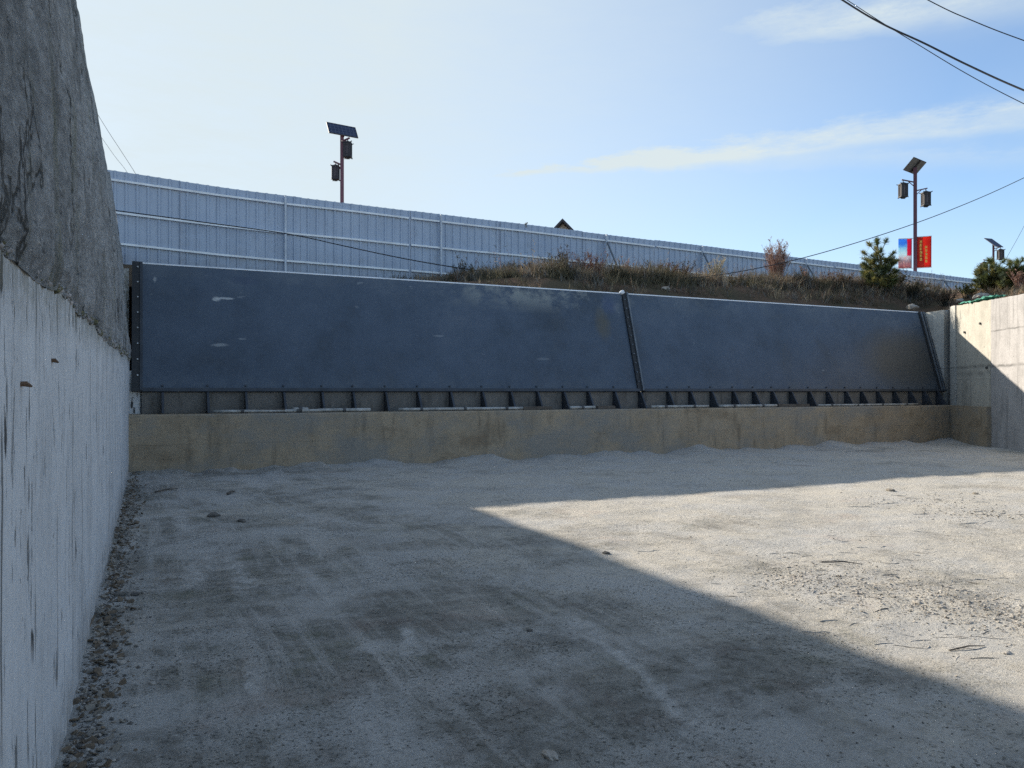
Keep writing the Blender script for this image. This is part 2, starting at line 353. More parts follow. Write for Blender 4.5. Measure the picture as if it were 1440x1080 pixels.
def mk_pv():
    t = NT('solar_cells')
    br = t.n.new('ShaderNodeTexBrick'); t.l.new(t.tc.outputs['Object'], br.inputs['Vector'])
    br.offset = 0; br.inputs['Scale'].default_value = 1.0; br.inputs['Brick Width'].default_value = .16; br.inputs['Row Height'].default_value = .16
    br.inputs['Mortar Size'].default_value = .006
    br.inputs['Color1'].default_value = (.030, .042, .085, 1); br.inputs['Color2'].default_value = (.036, .05, .10, 1); br.inputs['Mortar'].default_value = (.12, .14, .18, 1)
    return t.done(br.outputs['Color'], .5, spec=.2)
M['pv'] = mk_pv()
M['pvback'] = plain('panel_back_sheet', (.17, .175, .17), .6)
M['pvframe'] = plain('panel_frame', (.05, .05, .055), .4)
M['banner_red'] = None
def mk_red():
    t = NT('red_banner_print')
    f = t.noise(1.2, 4)
    c = t.ramp(f, [(.3, (.74, .07, .05)), (.7, (.82, .13, .07))])
    m = t.done(c, .55)
    tr = t.n.new('ShaderNodeBsdfTranslucent'); t.l.new(c, tr.inputs['Color'])
    mx = t.n.new('ShaderNodeMixShader'); mx.inputs[0].default_value = .75
    t.l.new(t.b.outputs[0], mx.inputs[1]); t.l.new(tr.outputs[0], mx.inputs[2]); t.l.new(mx.outputs[0], t.n['Material Output'].inputs['Surface'])
    return m
M['banner_red'] = mk_red()
def mk_pic():
    t = NT('picture_banner_print')
    x, y, z = t.sep(t.tc.outputs['Generated'])
    wob = t.math('MULTIPLY', t.math('SUBTRACT', t.noise(6, 4, .6), .5), .25)
    zz = t.math('ADD', z, wob); xx = t.math('ADD', x, t.math('MULTIPLY', wob, .5))
    c = t.ramp(zz, [(.0, (.50, .22, .24)), (.22, (.42, .34, .38)), (.36, (.62, .62, .68)), (.48, (.60, .74, .80)), (.66, (.42, .66, .80)), (.84, (.14, .36, .78))])
    t.n[-1].color_ramp.interpolation = 'LINEAR'
    c = t.mix(t.math('MULTIPLY', t.rng(xx, .66, .70, 0, 1), t.rng(zz, .40, .46, 0, 1)), c, (.70, .06, .16))
    c = t.mix(t.math('MULTIPLY', t.ramp(t.noise(9, 4, .7), [(.55, 0.0), (.62, .7)]), t.rng(zz, .42, .36, 0, 1)), c, (.72, .50, .46))
    m = t.done(c, .55)
    tr = t.n.new('ShaderNodeBsdfTranslucent'); t.l.new(c, tr.inputs['Color'])
    mx = t.n.new('ShaderNodeMixShader'); mx.inputs[0].default_value = .75
    t.l.new(t.b.outputs[0], mx.inputs[1]); t.l.new(tr.outputs[0], mx.inputs[2]); t.l.new(mx.outputs[0], t.n['Material Output'].inputs['Surface'])
    return m
M['banner_pic'] = mk_pic()
M['banner_yel'] = plain('yellow_print', (.85, .62, .12), .55, var=.1)
M['white'] = plain('white_paint', (.75, .75, .73), .6)
M['roof'] = plain('dark_roof', (.045, .045, .052), .7)
M['glass'] = plain('window_glass', (.05, .06, .07), .15)
M['cable'] = plain('black_cable', (.014, .015, .02), .6)
M['stone'] = plain('pale_stone', (.36, .33, .29), .9, var=.3, scale=14, bump=.5, bd=.01)
M['stone_d'] = plain('dark_stone', (.12, .112, .10), .9, var=.4, scale=14, bump=.5, bd=.01)
M['mud'] = plain('dry_mud', (.36, .335, .30), .95, var=.3, scale=10, bump=.5, bd=.006)
M['mud_d'] = plain('damp_mud', (.24, .215, .18), .95, var=.35, scale=10, bump=.5, bd=.006)
M['leaf'] = plain('dead_leaf', (.13, .098, .066), .9, var=.4, scale=20)
M['net'] = leafy('teal_net', (.13, .40, .31), .3, .3, 8)
M['edge_moss'] = plain('mossy_rubble', (.115, .11, .06), .95, var=.4, scale=20, bump=.5, bd=.006); M['edge_pale'] = plain('broken_mortar', (.34, .315, .30), .95, var=.35, scale=20, bump=.5, bd=.006)
M['rust'] = plain('rusty_tie', (.10, .06, .035), .9, var=.4)

# ------------------------------------------------------------------ mesh helpers
def wloc(o):
    v = Vector((0, 0, 0))
    while o is not None:
        v += o.location; o = o.parent
    return v
class MB:
    def __init__(s): s.v = []; s.f = []; s.m = []; s.mats = []
    def mi(s, m):
        if m not in s.mats: s.mats.append(m)
        return s.mats.index(m)
    def add(s, vs, fs, m=None):
        b = len(s.v); s.v.extend([tuple(q) for q in vs]); k = s.mi(m) if m is not None else 0
        for f in fs: s.f.append(tuple(i + b for i in f)); s.m.append(k)
    def hexa(s, p, m=None):   # 8 points: bottom loop then top loop
        s.add(p, [(3, 2, 1, 0), (4, 5, 6, 7), (0, 1, 5, 4), (1, 2, 6, 5), (2, 3, 7, 6), (3, 0, 4, 7)], m)
    def box(s, a, b, m=None):
        (x0, y0, z0), (x1, y1, z1) = a, b
        s.hexa([(x0, y0, z0), (x1, y0, z0), (x1, y1, z0), (x0, y1, z0), (x0, y0, z1), (x1, y0, z1), (x1, y1, z1), (x0, y1, z1)], m)
    def obox(s, c, ax, ay, az, m=None):   # centre + half-axis vectors
        c, ax, ay, az = map(Vector, (c, ax, ay, az))
        s.hexa([c - ax - ay - az, c + ax - ay - az, c + ax + ay - az, c - ax + ay - az, c - ax - ay + az, c + ax - ay + az, c + ax + ay + az, c - ax + ay + az], m)
    def bar(s, a, b, w, h=None, m=None, up=(0, 0, 1)):
        a, b = Vector(a), Vector(b); h = h or w
        d = (b - a).normalized(); u = Vector(up)
        if abs(d.dot(u)) > .99: u = Vector((1, 0, 0))
        sd = d.cross(u).normalized(); u = sd.cross(d)
        s.obox((a + b) / 2, (b - a) / 2, sd * w / 2, u * h / 2, m)
    def tube(s, pts, rad, n=8, m=None, cap=True):
        pts = [Vector(p) for p in pts]; k = len(pts)
        if not isinstance(rad, (list, tuple)): rad = [rad] * k
        vs = []; fs = []
        ref = Vector((0, 0, 1))
        for i, p in enumerate(pts):
            d = (pts[min(i + 1, k - 1)] - pts[max(i - 1, 0)]).normalized()
            r_ = ref if abs(d.dot(ref)) < .95 else Vector((1, 0, 0))
            u = d.cross(r_).normalized(); w = u.cross(d)
            for j in range(n):
                a = 2 * math.pi * j / n
                vs.append(p + (u * math.cos(a) + w * math.sin(a)) * rad[i])
        for i in range(k - 1):
            for j in range(n):
                a, b = i * n + j, i * n + (j + 1) % n
                fs.append((a, b, b + n, a + n))
        if cap:
            fs.append(tuple(range(n))[::-1]); fs.append(tuple(range((k - 1) * n, k * n)))
        s.add(vs, fs, m)
    def rock(s, c, r, m=None, flat=.6, rng=random, sub=1):
        c = Vector(c)
        ph = (1 + 5 ** .5) / 2
        iv = [(-1, ph, 0), (1, ph, 0), (-1, -ph, 0), (1, -ph, 0), (0, -1, ph), (0, 1, ph), (0, -1, -ph), (0, 1, -ph), (ph, 0, -1), (ph, 0, 1), (-ph, 0, -1), (-ph, 0, 1)]
        fs = [(0, 11, 5), (0, 5, 1), (0, 1, 7), (0, 7, 10), (0, 10, 11), (1, 5, 9), (5, 11, 4), (11, 10, 2), (10, 7, 6), (7, 1, 8), (3, 9, 4), (3, 4, 2), (3, 2, 6), (3, 6, 8), (3, 8, 9), (4, 9, 5), (2, 4, 11), (6, 2, 10), (8, 6, 7), (9, 8, 1)]
        vs = [Vector(v).normalized() for v in iv]
        for _ in range(sub):
            cache = {}; nf = []
            def mid(a, b):
                k = (min(a, b), max(a, b))
                if k not in cache:
                    cache[k] = len(vs); vs.append(((vs[a] + vs[b]) / 2).normalized())
                return cache[k]
            for a, b, q in fs:
                ab, bq, qa = mid(a, b), mid(b, q), mid(q, a)
                nf += [(a, ab, qa), (b, bq, ab), (q, qa, bq), (ab, bq, qa)]
            fs = nf
        o = Vector((rng.uniform(0, 99), rng.uniform(0, 99), rng.uniform(0, 99)))
        yaw = rng.uniform(0, 6.28); ca, sa = math.cos(yaw), math.sin(yaw); ex = rng.uniform(1.0, 1.6)
        out = []
        for v in vs:
            q = v * (1 + .38 * noise.noise(v * 1.4 + o) + .14 * noise.noise(v * 4 + o))
            q = Vector((q.x * ex, q.y, q.z * flat)) * r
            out.append(c + Vector((q.x * ca - q.y * sa, q.x * sa + q.y * ca, q.z)))
        s.add(out, fs, m)
    def build(s, name, mat=None, parent=None, smooth=False):
        me = bpy.data.meshes.new(name)
        off = wloc(parent) if parent is not None else Vector((0, 0, 0))
        v = np.array(s.v, dtype=float) - np.array(off) if len(s.v) else np.zeros((0, 3))
        me.from_pydata(v.tolist(), [], s.f)
        mats = s.mats if (s.mats and s.mats[0] is not None) else [mat]
        for m in mats: me.materials.append(m)
        if len(mats) > 1: me.polygons.foreach_set('material_index', s.m)
        if smooth: me.polygons.foreach_set('use_smooth', [True] * len(me.polygons))
        me.update()
        o = bpy.data.objects.new(name, me); COL.objects.link(o)
        if parent is not None: o.parent = parent
        return o
def rebase(o):
    """put a one-mesh thing's origin at its base"""
    me = o.data; n = len(me.vertices); a = np.empty(n * 3); me.vertices.foreach_get('co', a); a = a.reshape(-1, 3)
    c = Vector(((a[:, 0].min() + a[:, 0].max()) / 2, (a[:, 1].min() + a[:, 1].max()) / 2, a[:, 2].min()))
    me.vertices.foreach_set('co', (a - np.array(c)).ravel()); o.location = c; me.update()
    return o
def tag(o, label=None, cat=None, group=None, kind=None):
    if label: o['label'] = label
    if cat: o['category'] = cat
    if group: o['group'] = group
    if kind: o['kind'] = kind
    return o
def thing(name, loc, label, cat, group=None):
    o = bpy.data.objects.new(name, None); COL.objects.link(o); o.location = loc; o.empty_display_size = .2
    return tag(o, label, cat, group)
def edges(*segs):
    out = []
    for a, b, st in segs:
        n = max(1, int(round((b - a) / st)))
        out += [a + (b - a) * i / n for i in range(n)]
    out.append(segs[-1][1]); return out
def grid(mb, us, vs, fn, m=None, flip=False, keep=None):
    b = len(mb.v); nv = len(vs)
    for u in us:
        for v in vs: mb.v.append(fn(u, v))
    k = mb.mi(m) if m is not None else 0
    for i in range(len(us) - 1):
        for j in range(nv - 1):
            a = b + i * nv + j
            q = (a, a + nv, a + nv + 1, a + 1)
            if flip: q = q[::-1]
            if keep and not keep(us[i], vs[j]): continue
            mb.f.append(q); mb.m.append(k)

# ------------------------------------------------------------------ setting: ground
WA = (23.65, 16.8); WB = (21.0, 12.86)     # right wall: kink beside the gate, point at the frame's edge
def wall_x(y):
    if y >= WA[1]: return WA[0]
    if y > 9.0: return WA[0] + (WB[0] - WA[0]) * (WA[1] - y) / (WA[1] - WB[1])
    return WA[0] + (WB[0] - WA[0]) * (WA[1] - 9.0) / (WA[1] - WB[1])
def left_x(y): return -.35 + .11 * max(0, min(1, y / 17.0))
TR = [(1.9, 2.2, 3.3, 17), (3.5, 2.2, 5.1, 17)]
def ground_h(x, y):
    if not (-1.5 < x < 26 and -8 < y < 17): return -.03
    h = .030 * nz(x * .55, y * .55, 0, 3) + .016 * nz(x * 2.2, y * 2.2, 5, 4)
    # mud silted up against the sill and along the dike foot
    e = math.exp(-max(0, 16.5 - y) / .55)
    h += e * max(0, .07 + .20 * nz(x * .8, 3.0, 1, 4))
    e2 = math.exp(-max(0, x - left_x(y)) / .16)
    h += e2 * (.035 + .05 * nz(x * 3, y * 2.0, 9, 4))
    # churned patch on the sunny side
    d = ((x - 5.6) / 1.9) ** 2 + ((y - 4.3) / .8) ** 2
    h += math.exp(-d) * (.022 * nz(x * 6, y * 6, 3, 4))
    return h
mb = MB()
gx = edges((-400, -40, 60), (-40, -2, 6), (-2, -.5, .3), (-.5, 4, .05), (4, 10, .07), (10, 25.5, .16), (25.5, 60, 6), (60, 500, 70))
gy = edges((-300, -40, 60), (-40, -8, 6), (-8, 0, .5), (0, 1.8, .2), (1.8, 6.5, .045), (6.5, 11, .08), (11, 17.2, .12), (17.2, 40, 4), (40, 600, 80))
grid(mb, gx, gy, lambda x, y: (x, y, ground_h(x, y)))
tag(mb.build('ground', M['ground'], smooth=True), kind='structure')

# ------------------------------------------------------------------ embankment terrain
FA, FB = Vector((4.2, 26.5, 0)), Vector((27.5, 28.1, 0))
FD = (FB - FA).normalized(); FN = Vector((FD.y, -FD.x, 0))   # FN points to the viewer
def fence_y(x): return FA.y + (x - FA.x) * FD.y / FD.x
def crest(x):
    c = lerp(4.70, 5.02, sstep(7.2, 10.5, x))
    if x > 10.5: c += .0265 * min(x - 10.5, 16.5)
    return c
def bank_h(x, y):
    fy = fence_y(x)
    base_f = lerp(5.30, 5.78, sstep(7.5, 12.5, x))
    c = crest(x)
    if y < 21.4: h = lerp(3.7, c, sstep(17.4, 21.4, y))
    elif y < fy: h = lerp(c, base_f, sstep(21.4, fy, y))
    else: h = base_f + .1 * sstep(fy, fy + 6, y)
    if x > 23.2: h = max(h, 4.05 + 1.35 * sstep(23.9, 28.5, x) )
    h += .10 * nz(x * .5, y * .5, 2, 4) * sstep(17.9, 20, y) + .05 * nz(x * 2.0, y * 2.0, 4, 3) * sstep(17.9, 20, y)
    if x < -.5: h = lerp(h, 5.93, sstep(-.6, -1.1, x)) if x > -1.1 else 5.93 + .04 * nz(x, y, 0, 2)
    return h
def right_h(t, y):
    return 4.08 + 1.25 * sstep(0, 4.5, t) + (.10 * nz(t * .7, y * .7, 6, 4)) * sstep(0, 1.5, t)
mb = MB()
bx_ = edges((-200, -20, 45), (-20, -2, 6), (-2, -.4, .2), (-.4, 34, .28), (34, 60, 2), (60, 300, 60))
by_ = edges((18.06, 29, .22), (29, 40, 1.5), (40, 400, 60))
grid(mb, bx_, by_, lambda x, y: (x, y, bank_h(x, y)))
ys_ = edges((-20, 8, 4), (8, 18.06, .35)); ts_ = edges((0, 8, .35), (8, 40, 6), (40, 280, 60))
grid(mb, ts_, ys_, lambda t, y: (wall_x(y) + .34 + t, y, lerp(right_h(t, y), bank_h(wall_x(y) + .34 + t, 18.06), sstep(15.5, 18.06, y))))
grid(mb, edges((-200, -20, 45), (-20, -1.25, 3)), edges((-60, 18.06, 6)), lambda x, y: (x, y, 5.93 + .04 * nz(x, y, 0, 2)))
tag(mb.build('embankment', M['soil'], smooth=True), kind='structure')

# ------------------------------------------------------------------ left dike wall
dike = thing('dike_wall', (-.4, 9, 0), 'tall left dike wall of pale concrete under dark rough cement render', 'wall')
def chip(y):
    yy = max(y, -2)
    return 1.965 + .017 * max(0, yy) + .075 * nz(yy * .6, 1.3, 0, 2) + .014 * nz(yy * 2.0, 2.3, 0, 3)
def conc_x(y, z):
    return left_x(y) + .006 * nz(y * 1.2, z * .8, 3, 3) + .004 * nz(y * 9, z * 2.5, 7, 3)
def ren_x(y, z):
    t = max(0, (z - 2.0) / 4.0)
    x = left_x(y) - (.05 * t + .40 * t ** 2.6)
    a = sstep(0, .12, z - chip(y))
    sk = y + .55 * (z - 2.0)                # folds run askew down the face
    x -= .055 * sstep(-.06, .10, z - (3.78 - .126 * (y - 7.2)) - .12 * nz(y * .8, z, 21, 3)) * (1 - sstep(5.0, 6.0, z)) * sstep(5.5, 7.5, y)
    x -= .045 * sstep(-.05, .08, z - (3.15 - .10 * (y - 3.5)) - .10 * nz(y * .9, z, 31, 3)) * (1 - sstep(4.2, 5.8, z)) * (1 - sstep(7, 9, y)) 
    x += .025 * a + .026 * nz(sk * 1.1, z * .22, 11, 3) * sstep(0, 1.2, z - chip(y)) * (1 - .6 * sstep(5.3, 6.0, z))
    x += .020 * nz(y * 3.2, z * 1.1, 4, 4) * (1 - .5 * sstep(5.6, 6, z)) + .010 * nz(y * 11, z * 6, 8, 3)
    return x
def dtop(y): return 6.0 + .05 * nz(y * .55, .3, 41, 2) + .022 * nz(y * 2.6, .3, 42, 3)
wy = edges((-14, 0, 1.0), (0, 1.6, .2), (1.6, 5, .03), (5, 10, .05), (10, 17.6, .085))
mb = MB()
grid(mb, wy, [i / 40 for i in range(41)], lambda y, t: (conc_x(y, t * chip(y)), y, -.05 + t * (chip(y) + .05)), flip=True)
mb.v.append((-1.3, 17.6, 0)); mb.v.append((-1.3, 17.6, 2.2))
mb.box((-1.3, 17.45, -.05), (left_x(17) - .02, 17.6, 2.2))
mb.box((-1.3, 17.08, 0), (-.05, 17.44, 2.0)); mb.box((-.2, 17.22, 0), (1.2, 17.43, 1.75)); mb.box((-1.3, 17.72, 0), (-.26, 17.95, 4.1))  # unseen plug boxes added to stop sunlight leaking past the gate's left end
mb.build('concrete_face', M['dike'], dike)
mb = MB()
nr = 120
ts = [(i / nr) ** 1.25 for i in range(nr + 1)]
grid(mb, wy, ts, lambda y, t: (ren_x(y, chip(y) + t * (6.0 - chip(y))), y, chip(y) - .03 * (1 - t) + t * (dtop(y) - chip(y))), flip=True)
# ragged lower lip and the flat top
grid(mb, wy, [0, 1], lambda y, t: (lerp(conc_x(y, chip(y)) - .03, ren_x(y, chip(y)), t), y, chip(y) - .03 + .012 * (1 - t)), flip=True)
grid(mb, wy, [0, 1], lambda y, t: (lerp(ren_x(y, 6.0), -1.35, t), y, dtop(y)), flip=True)
# far end return and the set-back length beyond the gate
zz_ = [2.1 + 3.9 * i / 30 for i in range(31)]
grid(mb, [0, .5, 1], zz_, lambda t, z: (lerp(ren_x(17.6, z), -1.3, t), 17.6 + .004, z), flip=True)
mb.box((-1.3, 17.61, 0), (-.60, 24.5, 6.0))
mb.build('cement_render', M['mortar'], dike, smooth=True)
for y_, z_, l_ in ((3.55, 1.72, .05), (2.75, 1.62, .06)):
    q = MB(); x_ = conc_x(y_, z_)
    q.tube([(x_ - .02, y_, z_), (x_ + l_ * .2, y_ + l_ * .4, z_ + .002), (x_ + l_ * .4, y_ + l_ * .9, z_ - .005)], [.008, .009, .004], 6); q.build('tie_stub', M['rust'], dike)
# crumbled edge where the render stops
q = MB(); rq = random.Random(12)
for i in range(900):
    y_ = 2.2 + 15.2 * rq.random() ** 1.25; z_ = chip(y_) + rq.gauss(-.002, .012); r_ = rq.uniform(.0022, .0052) * (.6 + .55 * min(y_, 9)) * rq.choice([.6, 1, 1, 1.3])
    q.rock((conc_x(y_, z_) - r_ * .15, y_, z_), r_, rq.choice([M['mortar'], M['mortar'], M['edge_moss'], M['edge_pale']]), .8, rq, 1)
q.build('broken_edge', None, dike)

# ------------------------------------------------------------------ sill
m_ = MB()
k = .63
e1 = Vector((WA[0] + (WB[0] - WA[0]) * k, WA[1] + (WB[1] - WA[1]) * k, 0))
wd = Vector((WB[0] - WA[0], WB[1] - WA[1], 0)).normalized(); wn = Vector((wd.y, -wd.x, 0))
if wn.x > 0: wn = -wn
xs = edges((-.30, 23.2, .25))
def sill_f(x, z): return (x, 16.5 + .012 * nz(x * 1.3, z * 2, 1, 3) + (.03 * (.5 + .5 * nz(x * 3, 4, 1, 3)) if z > 1.12 else 0), z)
zs_ = [-.2, .1, .3, .5, .7, .9, 1.05, 1.12, 1.15]
grid(m_, xs, zs_, sill_f)
grid(m_, xs, [0, 1], lambda x, t: (x, lerp(sill_f(x, 1.15)[1], 17.4, t), 1.15 + .01 * nz(x * 2, t, 2, 2)))
# ledge turning along the right wall
fa = Vector((23.2, 16.5, 0)); fb = e1 + wn * .16
for a, b in ((fa, fb), (fb, e1 + wn * -.05)):
    m_.add([(a.x, a.y, -.2), (b.x, b.y, -.2), (b.x, b.y, 1.15), (a.x, a.y, 1.15)], [(0, 1, 2, 3)])
m_.add([(fa.x, fa.y, 1.15), (fb.x, fb.y, 1.15), (e1.x + .1, e1.y, 1.15), (23.9, 16.9, 1.15), (23.9, 17.4, 1.15), (23.2, 17.4, 1.15)], [(0, 1, 2, 3, 4, 5)])
tag(m_.build('concrete_sill', M['sill']), 'long brown mud-stained concrete sill under the steel dam gate', 'sill')

# ------------------------------------------------------------------ steel gate, two leaves
GB, GT = (17.0, 1.64), (17.76, 4.22)
gd = Vector((0, GT[0] - GB[0], GT[1] - GB[1])); GL = gd.length; gd.normalize(); gn = Vector((0, -gd.z, gd.y))   # gn faces the viewer
def G(x, s, off=0.0): return Vector((x, GB[0], GB[1])) + gd * s + gn * off
def slab(mb, x0, x1, s0, s1, o0, o1, m=None):
    mb.hexa([G(x0, s0, o1), G(x1, s0, o1), G(x1, s0, o0), G(x0, s0, o0), G(x0, s1, o1), G(x1, s1, o1), G(x1, s1, o0), G(x0, s1, o0)], m)
SEAM = 11.78
rib_px = [229, 293, 347, 401, 455, 499, 545, 591, 637, 682, 722, 760, 797, 832, 869, 905, 945, 976, 1006, 1037, 1066, 1092, 1118, 1144, 1170, 1196, 1218, 1241, 1264, 1286, 1306, 1325]
rib_x = []
for p in rib_px:
    a, b = ray(p); rib_x.append(a / b * 16.8)
def leaf(x0, x1, mat, label, first):
    g = thing('gate_leaf', ((x0 + x1) / 2, 17.0, 1.15), label, 'dam gate', 'leaves of the hydraulic steel dam')
    q = MB()
    nx = int((x1 - x0) / .3)
    us = [x0 + (x1 - x0) * i / nx for i in range(nx + 1)]; ss = [GL * i / 14 for i in range(15)]
    def fr(x, s):
        e = min(s / .25, (GL - s) / .2, 1)
        return tuple(G(x, s, .012 * nz(x * .55, s * .6, 3 if first else 8, 2) * max(0, e)))
    grid(q, us, ss, fr)
    slab(q, x0, x1, 0, GL, -.14, -.03)
    q.build('skin_plate', mat, g, smooth=False)
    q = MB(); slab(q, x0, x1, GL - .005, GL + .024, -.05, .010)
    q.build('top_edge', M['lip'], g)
    q = MB(); slab(q, x0 + .02, x1 - .02, -.06, .012, -.1, .05); q.build('bottom_beam', M['steel_dark'], g)
    q = MB(); q.box((x0 + .02, 17.02, 1.155), (x1 - .02, 17.12, 1.60)); q.build('hinge_beam', M['footing'], g)
    # gusset plates
    for xr in rib_x:
        if not (x0 < xr < x1): continue
        h = .022
        q = MB()
        prof = [(17.02, 1.165), (16.66, 1.165), (16.68, 1.21), (16.90, 1.575), (17.02, 1.59)]
        n = len(prof); vs = [(xr - h, a, b) for a, b in prof] + [(xr + h, a, b) for a, b in prof]
        q.add(vs, [tuple(range(n)), tuple(range(n, 2 * n))[::-1]] + [((i + 1) % n, i, i + n, (i + 1) % n + n) for i in range(n)])
        q.build('gusset', M['steel_dark'], g)
        # the bolt over each gusset
        q = MB(); c = G(xr, .07, .02); q.tube([c - gn * .03, c + gn * .015], .022, 6); q.build('bolt', M['steel_dark'], g)
    return g
ga = leaf(-.04, SEAM - .05, M['gate_a'], 'slate blue left gate leaf with a white scrape near its upper corner', True)
gb = leaf(SEAM + .05, 23.56, M['gate_b'], 'slate blue right gate leaf with a grey mud stain at its end', False)
# side seals
q = MB(); slab(q, -.20, -.005, -.05, GL + .02, -.02, .055); sl = q.build('side_seal', M['seal'], ga)
q = MB(); slab(q, -.055, -.005, -.04, GL, .056, .075); q.build('clamp_bar', M['steel_dark'], sl)
for i in range(8):
    q = MB(); c = G(-.095, GL * (.96 - i * .123), .06); q.tube([c, c + gn * .02], .016, 6); q.build('bolt', M['bolt'], sl)
q = MB(); slab(q, SEAM - .13, SEAM + .065, -.05, GL + .01, -.02, .045); sl = q.build('side_seal', M['seal'], ga)
q = MB(); slab(q, SEAM - .005, SEAM + .035, -.04, GL + .03, .046, .085); q.build('clamp_bar', M['steel_bar'], sl)
for i in range(10):
    q = MB(); c = G(SEAM - .09, GL * (.93 - i * .095), .046); q.tube([c, c + gn * .03], .018, 6); q.build('bolt', M['steel_bar'], sl)
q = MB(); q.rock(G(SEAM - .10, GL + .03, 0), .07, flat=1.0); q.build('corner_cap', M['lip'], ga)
q = MB(); slab(q, 23.36, 23.66, -.05, GL + .01, -.02, .05); sl = q.build('side_seal', M['seal'], gb)
for x_ in (23.42, 23.54):
    q = MB(); slab(q, x_, x_ + .04, -.04, GL, .051, .085); q.build('clamp_bar', M['steel_bar'], sl)

# pipes and odds and ends lying on the sill
def sx(px, y=16.62):
    a, b = ray(px); return a / b * y
pl = [(300, 456, .030, 'thin grey pipe on the sill toward the dike wall'), (412, 432, .05, 'short stubby pale pipe on the sill, leftmost bright piece'),
      (446, 520, .036, 'grey pipe with black collars on the sill before the first dark gap'), (560, 740, .033, 'long grey pipe on the sill below the middle of the left gate leaf'),
      (800, 835, .036, 'short pale pipe lying on the sill left of the seam post'), (915, 995, .034, 'grey pipe on the sill just right of the gate seam'),
      (1010, 1090, .036, 'pale pipe on the sill under the right gate leaf'), (1150, 1290, .028, 'thin pipe on the sill toward the right wall')]
for i, (a, b, r_, lab) in enumerate(pl):
    x0, x1 = sx(a), sx(b); yy = 16.57 + .03 * (i % 2)
    t = thing('sill_pipe', ((x0 + x1) / 2, yy, 1.16), lab, 'pipe', 'pipes along the sill')
    q = MB(); n = 6
    q.tube([(lerp(x0, x1, j / n), yy + .012 * math.sin(j * 2.1 + i), 1.165 + r_) for j in range(n + 1)], r_, 10); q.build('barrel', M['pipe'], t, True)
    for j in range(max(1, int((x1 - x0) / .9))):
        xc = lerp(x0, x1, (j + .5) / max(1, int((x1 - x0) / .9)))
        q = MB(); q.tube([(xc - .03, yy, 1.165 + r_), (xc + .03, yy, 1.165 + r_)], r_ * 1.45, 10); q.build('collar', M['collar'], t)
for i, (a, b, yy, lab) in enumerate([(352, 400, 16.60, 'dark timber offcut on the sill at the left'), (735, 775, 16.60, 'dark timber block on the sill under the left gate leaf'), (838, 862, 16.56, 'small dark block on the sill left of the seam'),
                                     (1092, 1135, 16.58, 'dark board lying on the sill under the right gate leaf')]):
    q = MB(); q.box((sx(a), yy - .05, 1.163), (sx(b), yy + .07, 1.235)); rebase(tag(q.build('timber_block', M['timber']), lab, 'timber', 'timber left on the sill'))

# ------------------------------------------------------------------ right wall
rw = thing('retaining_wall', (WA[0], WA[1], 0), 'pale concrete retaining wall at the right end of the gate, half in shadow', 'wall')
def wp(k): return Vector((WA[0] + (WB[0] - WA[0]) * k, WA[1] + (WB[1] - WA[1]) * k, 0))
def wtop(k): return 4.34 - .19 * k
def panel(a, b, za, zb, mat, name='wall_panel', off=0.0):
    d = (b - a); ln = d.length; d.normalize(); n = Vector((d.y, -d.x, 0))
    if n.x > 0: n = -n
    q = MB(); us = edges((0, ln, .14)); vs = [i / 40 for i in range(41)]
    def f(u, v):
        p = a + d * u; zt = lerp(za, zb, u / ln) + .025 * nz(p.x * 3, p.y * 3, 1, 3)
        o = off + .012 * nz(p.y * .9, v * 3, 2, 3)
        return (p.x + n.x * o, p.y + n.y * o, -.1 + v * (zt + .1))
    grid(q, us, vs, f)
    for e in (0, ln):   # ends
        p0 = [f(e, v) for v in vs]; bk = [(x - n.x * .35, y - n.y * .35, z) for x, y, z in p0]
        q.add([p0[0], p0[-1], bk[-1], bk[0]], [(0, 1, 2, 3)])
    grid(q, us, [0, 1], lambda u, t: (f(u, 1)[0] - n.x * .36 * t, f(u, 1)[1] - n.y * .36 * t, f(u, 1)[2] + .02 * t))
    return q.build(name, mat, rw)
panel(Vector((WA[0], 19.2, 0)), Vector((WA[0], 17.02, 0)), 4.16, 4.25, M['wall_pale'])
q = MB(); q.box((WA[0] + .22, 16.70, -.1), (WA[0] + .40, 17.05, 4.28)); q.build('slot_back', M['footing'], rw)
panel(wp(.0) + Vector((0, -.02, 0)), wp(.094), wtop(0), wtop(.09), M['wall_pale'], off=.03)
panel(wp(.102), wp(.618), wtop(.1), wtop(.62), M['wall_cream'])
panel(wp(.626), wp(1.25), wtop(.63), wtop(1.2), M['wall_grey'], off=.035)
panel(wp(1.26), wp(1.979), wtop(1.2), 4.1, M['wall_grey'], off=.02)
e9 = wp(1.98)
panel(Vector((e9.x, 8.98, 0)), Vector((e9.x, -14, 0)), 4.1, 4.0, M['wall_pale'])
for k_, z_ in ((.24, 3.42), (.47, 3.60), (.56, 2.28)):
    q = MB(); p = wp(k_); q.tube([p + wn * -.01 + Vector((0, 0, z_)), p + wn * .05 + Vector((0, 0, z_))], .035, 8); q.build('tie_hole', M['collar'], rw)

# teal net on the wall top
q = MB()
us = edges((0, 1, .04)); 
def netf(u, v):
    k_ = lerp(.16, .66, u); p = wp(k_)
    w = lerp(-.34, .05, v); dz = -.05 * max(0, v - .8) * (1 + nz(u * 9, 1, 1, 2)) / .45
    return (p.x + wn.x * w + .02 * nz(u * 14, v * 5, 1, 2), p.y + wn.y * w, wtop(k_) + .05 + .07 * nz(u * 13, v * 6, 4, 4) + .05 * sstep(.3, .8, u) + dz)
grid(q, us, [i / 8 for i in range(9)], netf)
o = q.build('debris_net', M['net'], smooth=True); rebase(tag(o, 'crumpled teal green net lying on top of the right wall', 'net'))
md = o.modifiers.new('thickness', 'SOLIDIFY'); md.thickness = .012

